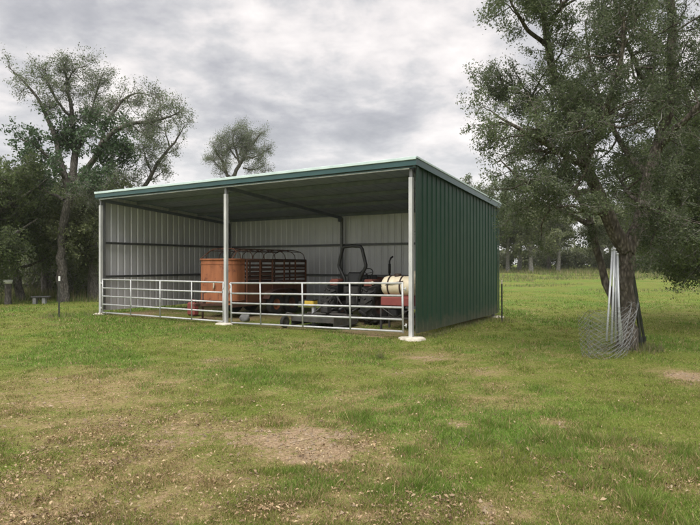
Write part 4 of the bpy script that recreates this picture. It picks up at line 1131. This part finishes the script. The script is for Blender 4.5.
def sprayer():
    rt = empty('spray_tank_carrier', S(-.83, 1.15, 0), -.555)
    tag(rt, 'cream sprayer tank strapped on a red carrier inside the right end of the shed', 'sprayer')
    m = MB(); r = .225
    m.lathe([(.001, -.4), (r * .75, -.39), (r * .93, -.35), (r, -.28), (r, -.1), (r * .965, -.085), (r * .965, -.065), (r, -.05), (r, .12), (r * .965, .135), (r * .965, .155), (r, .17), (r, .28), (r * .93, .35), (r * .75, .39), (.001, .4)], (0, 0, 1.0), 'x', 32)
    m.build('tank', M['tank'], rt)
    for x in (-.2, .1):
        m = MB(); m.lathe([(r + .002, -.02), (r + .010, -.018), (r + .010, .018), (r + .002, .02)], (x, 0, 1.0), 'x', 32); m.build('strap', M['strap'], rt)
    m = MB(); m.lathe([(.08, 0), (.08, .05), (.06, .07), (.001, .07)], (-.05, 0, 1.21), 'z', 18); m.build('lid', M['strap'], rt)
    m = MB(); m.tube([(-.38, -.19, .99), (-.1, -.245, 1.06), (.2, -.24, 1.12)], .012, 6); m.build('hose', M['strap'], rt)
    m = MB(); m.lathe([(.001, -.2), (.13, -.19), (.17, -.12), (.17, .12), (.13, .19), (.001, .2)], (.25, .45, 1.17), 'x', 24); m.build('spare_drum', M['tank_dark'], rt)
    m = MB(); m.box((.0, 0, .66), (.78, .4, .2), bev=.02); m.box((0, 0, .78), (.74, .3, .03)); m.build('carrier_body', M['red_frame'], rt)
    m = MB()
    for x in (-.37, .37):
        for y in (-.2, .2): m.tube([(x, y, .56), (x, y, .03)], .02, 6, square=True)
    m.tube([(-.37, -.2, .3), (.37, -.2, .3)], .018, 6, square=True); m.tube([(-.37, .2, .3), (.37, .2, .3)], .018, 6, square=True); m.tube([(.2, .2, .55), (.25, .45, 1.0)], .02, 6, square=True); m.box((.25, .45, 1.0), (.3, .2, .02))
    m.tube([(-.37, -.2, .52), (.0, -.2, .3)], .012, 6); m.tube([(.37, -.2, .52), (.0, -.2, .3)], .012, 6)
    m.build('carrier_legs', M['dark_iron'], rt)
    m = MB(); m.box((-.12, .0, .4), (.2, .22, .18), bev=.03); m.lathe([(.06, -.07), (.08, -.05), (.08, .05), (.06, .07)], (.12, 0, .42), 'x', 16); m.build('pump', M['black'], rt)


def small_things():
    # grey stone under the trailer tongue
    rg = random.Random(4)
    def rock(name, p, s, mat, label, cat):
        m = MB(); n, k = 9, 12; vs = []
        for i in range(n + 1):
            th = math.pi * i / n
            for j in range(k):
                a = 2 * math.pi * j / k; q = 1 + .16 * math.sin(3 * a + i) + rg.uniform(-.07, .07)
                vs.append((math.sin(th) * math.cos(a) * s[0] * q, math.sin(th) * math.sin(a) * s[1] * q, s[2] * .8 + max(math.cos(th), -.7) * s[2] * (1 + .12 * math.sin(2 * a))))
        fs = [(i * k + j, i * k + (j + 1) % k, (i + 1) * k + (j + 1) % k, (i + 1) * k + j) for i in range(n) for j in range(k)]
        m.add(vs, fs, 0, True); o = m.build(name, mat); o.location = p; tag(o, label, cat)
    p = W(245, 320, 14.45); p[2] = float(gh(p[0], p[1])) - .02
    rock('stone', p, (.13, .11, .13), M['stone'], 'grey stone lying just inside the gate beside the middle post', 'stone')
    # red fuel can at the left of the trailer
    q = front_x(193, 1.2); rt = empty('fuel_can', S(q, 1.2, 0), -.7); tag(rt, 'dark red fuel can left of the orange trailer nose', 'can')
    m = MB(); m.box((0, 0, .2), (.34, .2, .38), bev=.04); m.build('body', M['red_frame'], rt)
    m = MB(); m.tube([(-.09, 0, .39), (-.07, 0, .46), (.07, 0, .46), (.1, 0, .39)], .014, 8); m.build('handle', M['red_frame'], rt)
    m = MB(); m.tube([(.12, 0, .38), (.15, 0, .44), (.21, 0, .48)], .02, 8); m.build('spout', M['black'], rt)
    # T posts
    for (px, d, h, tip, tl, lab) in ((59, 15.6, 1.16, 'white', .13, 'dark steel marker post with a white painted tip, left of the shed'), (502, 14.3, 1.08, 'tank_dark', .1, 'dark steel marker post with a tan tip, right of the shed')):
        x = (px - 350) / F * d; rt = empty('steel_post', (x, d, float(gh(x, d))), .3); tag(rt, lab, 'post', 'steel marker posts')
        rt.rotation_euler = (0.01, .01 if px < 100 else -.012, .3)
        m = MB(); m.box((0, 0, h / 2 - .1), (.042, .008, h + .2 - tl * 2 + .0)); m.box((0, .018, h / 2 - .1), (.008, .03, h + .2 - tl * 2))
        for k in range(12): m.box((0, -.008, .1 + k * .08), (.012, .012, .02))
        m.build('shaft', M['tpost'], rt)
        m = MB(); m.box((0, 0, h - tl / 2), (.05, .012, tl), bev=.003); m.box((0, .016, h - tl / 2), (.01, .034, tl)); m.build('tip', M[tip], rt)
    # low bench of a plank on grey blocks
    x = (41 - 350) / F * 20.8; rt = empty('plank_bench', (x, 20.8, float(gh(x, 20.8))), .15); tag(rt, 'low dark plank bench on grey blocks under the left trees', 'bench')
    m = MB(); m.box((0, 0, .27), (.62, .26, .05), bev=.008); m.build('seat', M['plank'], rt)
    for k in (-.2, .12):
        m = MB(); m.box((k, 0, .12), (.12, .2, .25), bev=.01); m.build('leg', M['stone'], rt)
    # white tub far in the left woods
    x = (8 - 350) / F * 20.8; rt = empty('white_tub', (x, 20.8, float(gh(x, 20.8)))); rt.scale = (.9, .9, 1.18); tag(rt, 'small white tub on a stump at the far left', 'tub')
    m = MB(); m.lathe([(.001, .66), (.15, .66), (.18, .78), (.17, .78), (.14, .68), (.001, .68)], (0, 0, 0), 'z', 18); m.build('bowl', M['white'], rt)
    m = MB(); m.lathe([(.14, -.1), (.12, .3), (.13, .66), (.001, .66)], (0, 0, 0), 'z', 14); m.build('stump', M['bark_grey'], rt)


def oak_leaners():
    d = 9.66
    # silver pipes leaning on the left of the trunk
    for i, (tx, ty, bx, by, r) in enumerate([(612.5, 250, 606.5, 341, .017), (614.5, 249, 611.5, 343, .018), (616, 252, 615.5, 342, .016), (617.2, 254, 620, 344, .019), (613.5, 256, 622.5, 341, .014)]):
        b = W(bx, by, 9.1 + .06 * (i % 3)); t = W(tx, ty, 9.66 - .22 - .05 * (i % 2))
        o = empty('metal_pipe', b)
        v = t - b
        MB().tube([(0, 0, 0), tuple(v * .5), tuple(v)], r, 10).build('tube', M['pipe'], o)
        m = MB(); m.tube([tuple(v * .985), tuple(v * 1.01)], r * 1.25, 10); m.build('end_cap', M['galv'], o)
        lab = ['leftmost silver pipe leaning on the oak trunk', 'second silver pipe from the left leaning on the oak', 'middle silver pipe of those leaning on the oak', 'fourth silver pipe from the left leaning on the oak', 'rightmost silver pipe leaning against the oak trunk'][i]
        tag(o, lab, 'pipe', 'silver pipes leaning on the oak')
    # dark steel posts leaning at the right of the trunk
    for i, (tx, ty, bx, dd) in enumerate([(632.5, 268, 641.5, 9.75), (633.5, 276, 645.5, 9.95)]):
        b = W(bx, 0, dd); b[2] = float(gh(b[0], b[1])) - .01; t = W(tx, ty, 9.66)
        v = t - b; o = empty('leaning_post', b)
        MB().tube([(0, 0, 0), tuple(v)], .017, 4, square=True).build('shaft', M['tpost'], o)
        m = MB(); m.box(tuple(v * .12), (.07, .012, .1)); m.build('anchor_plate', M['tpost'], o)
        tag(o, ['dark steel post leaning close on the right side of the oak trunk', 'outer dark steel post leaning right of the oak trunk'][i], 'post', 'dark posts leaning on the oak')
    # loose roll of chain link standing in front of the trunk
    c = W(607, 0, 8.9); c[2] = float(gh(c[0], c[1]))
    root = empty('chain_link_roll', c); tag(root, 'loose roll of chain link wire mesh standing at the foot of the oak', 'wire mesh')
    H = .76; cell = .075
    def surf(u, v):   # u: metres along the roll, v: height
        th = u / .30 + 1.5; f = v / H; r = .15 + .13 * f ** .8 + .016 * th + .012 * math.sin(3 * th + 1) + .02 * f * math.sin(7 * th)
        x = math.cos(th) * r * 1.05; y = math.sin(th) * r * .75
        lift = .10 * max(0, x) / .3 + .03 * math.sin(2 * th + .6) + .05 * f * math.sin(3 * th + 2)
        return (x - .07 + .08 * f, y + .03 * f, v * .97 + lift * (.4 + .6 * f) - .015)
    Ln = 3.9; m = MB(); nz = int(H / (cell * .55)); r = .0029; k = 0
    while k * cell < Ln:
        sg = 1 if k % 2 else -1
        m.tube([surf(k * cell + (cell * .52 if j % 2 else -cell * .52) * sg, j * cell * .55) for j in range(nz + 1 - (k * 7) % 2)], r, 3, cap=False)
        k += 1
    m.build('wire_weave', M['wire'], root)
    # the loose end of the mesh leaning over against the trunk
    m = MB()
    def s2(u, v): return (.16 + u * .9, -.14 + u * .55 - .05 * math.sin(v * 5), .03 + v * .8 + .42 * u + .03 * math.sin(u * 9))
    for i in range(5):
        sg = 1 if i % 2 else -1
        m.tube([s2(i * .08 + (.042 if j % 2 else -.042) * sg, j * .08) for j in range(6)], r, 3, cap=False)
    m.build('loose_end', M['wire'], root)


# ------------------------------------------------------------------ light and sky
def world():
    w = bpy.data.worlds.new('World'); sc.world = w; w.use_nodes = True; t = w.node_tree
    for n in list(t.nodes): t.nodes.remove(n)
    el, az = math.radians(52), math.radians(200)     # sun: high, behind the camera
    sky = t.nodes.new('ShaderNodeTexSky'); sky.sky_type = 'NISHITA'; sky.sun_disc = False; sky.sun_elevation = el; sky.sun_rotation = az
    tc = t.nodes.new('ShaderNodeTexCoord'); sp = t.nodes.new('ShaderNodeSeparateXYZ'); t.links.new(tc.outputs['Generated'], sp.inputs[0])
    z = mth(t, 'MAXIMUM', sp.outputs[2], 0.0)
    iv = mth(t, 'DIVIDE', 1.0, mth(t, 'ADD', z, .22))
    cb = t.nodes.new('ShaderNodeCombineXYZ')
    t.links.new(mth(t, 'MULTIPLY', sp.outputs[0], iv), cb.inputs[0]); t.links.new(mth(t, 'MULTIPLY', sp.outputs[1], iv), cb.inputs[1]); cb.inputs[2].default_value = CLOUD[0]
    def nz(scale, det, dist, rough=.55):
        n = N(t, 'ShaderNodeTexNoise', Scale=scale, Detail=det, Roughness=rough, Distortion=dist); t.links.new(cb.outputs[0], n.inputs['Vector']); return n.outputs['Fac']
    a = nz(1.7, 7, .1, .55); b = nz(.5, 3, .2); c2 = nz(4.4, 7, .15, .6)
    v = mth(t, 'ADD', mth(t, 'ADD', mth(t, 'MULTIPLY', a, .62), mth(t, 'MULTIPLY', b, .30)), mth(t, 'MULTIPLY', c2, .36))
    col = ramp(t, v, [(.50, (.25, .255, .275)), (.57, (.32, .32, .34)), (.63, (.41, .405, .415)), (.69, (.54, .515, .51)), (.77, (.66, .625, .61))])
    # paler towards the horizon
    hz = t.nodes.new('ShaderNodeMapRange'); hz.interpolation_type = 'SMOOTHSTEP'; t.links.new(z, hz.inputs[0]); hz.inputs[1].default_value = 0; hz.inputs[2].default_value = .3; hz.inputs[3].default_value = .75; hz.inputs[4].default_value = 0
    col = mixc(t, hz.outputs[0], col, (.52, .52, .525))
    # overcast zenith is brighter than the horizon
    zn = t.nodes.new('ShaderNodeMapRange'); zn.interpolation_type = 'SMOOTHSTEP'; t.links.new(z, zn.inputs[0]); zn.inputs[1].default_value = .42; zn.inputs[2].default_value = .95; zn.inputs[3].default_value = 1.; zn.inputs[4].default_value = ZEN
    vm = t.nodes.new('ShaderNodeVectorMath'); vm.operation = 'SCALE'; t.links.new(col, vm.inputs[0]); t.links.new(zn.outputs[0], vm.inputs['Scale'])
    bg = N(t, 'ShaderNodeBackground', Strength=1.0); t.links.new(vm.outputs[0], bg.inputs[0])
    bs = N(t, 'ShaderNodeBackground', Strength=.1); t.links.new(sky.outputs[0], bs.inputs[0])
    mx = t.nodes.new('ShaderNodeMixShader'); mx.inputs[0].default_value = .96
    t.links.new(bs.outputs[0], mx.inputs[1]); t.links.new(bg.outputs[0], mx.inputs[2])
    o = t.nodes.new('ShaderNodeOutputWorld'); t.links.new(mx.outputs[0], o.inputs[0])
    su = bpy.data.lights.new('sun', 'SUN'); su.energy = SUN; su.angle = math.radians(35); su.color = (1, .965, .91)
    so = bpy.data.objects.new('sun', su); COL.objects.link(so)
    dv = Vector((math.sin(az) * math.cos(el), math.cos(az) * math.cos(el), math.sin(el)))   # towards the sun
    so.rotation_euler = dv.to_track_quat('Z', 'Y').to_euler(); so.location = dv * 60


def haze():  # added volume, imitates lens veil and lifts the dark distant trees
    m = bpy.data.materials.new('added_haze'); m.use_nodes = True; t = m.node_tree
    for n in list(t.nodes): t.nodes.remove(n)
    v = t.nodes.new('ShaderNodeVolumePrincipled'); v.inputs['Color'].default_value = (.93, .94, .96, 1); v.inputs['Density'].default_value = .0004; v.inputs['Anisotropy'].default_value = .2
    o = t.nodes.new('ShaderNodeOutputMaterial'); t.links.new(v.outputs[0], o.inputs['Volume'])
    mb = MB(); mb.box((0, 100, 9.), (900, 1010, 22)); tag(mb.build('haze', m), 'thin pale haze volume added to lighten the dark far trees', 'haze', kind='stuff')


CLOUD = (9.1,); ZEN = 3.3; SUN = 1.5
world()
build_ground(); build_grass(); build_litter()
build_shed(); gates(); trailer(); tractor(); sprayer(); small_things(); oak_leaners()
trees(); undergrowth(); haze()

cam = bpy.data.cameras.new('camera'); co = bpy.data.objects.new('camera', cam); COL.objects.link(co)
co.location = (0, 0, CH); co.rotation_euler = (math.pi / 2, 0, 0)
cam.sensor_width = 36; cam.lens = 36 * F / 700; cam.shift_y = (HOR - 262.5) / 700; cam.clip_end = 2000; cam.clip_start = .05
sc.camera = co
sc.view_settings.view_transform = 'Standard'; sc.view_settings.look = 'None'; sc.view_settings.exposure = 0.78; sc.view_settings.gamma = 1
sc.view_settings.use_curve_mapping = False
cy = sc.cycles
cy.max_bounces = 6; cy.volume_bounces = 1; cy.volume_max_steps = 8; cy.diffuse_bounces = 3; cy.glossy_bounces = 2; cy.transmission_bounces = 3; cy.transparent_max_bounces = 4
cy.use_adaptive_sampling = True; cy.adaptive_threshold = .015; cy.use_denoising = True; cy.sample_clamp_indirect = 5
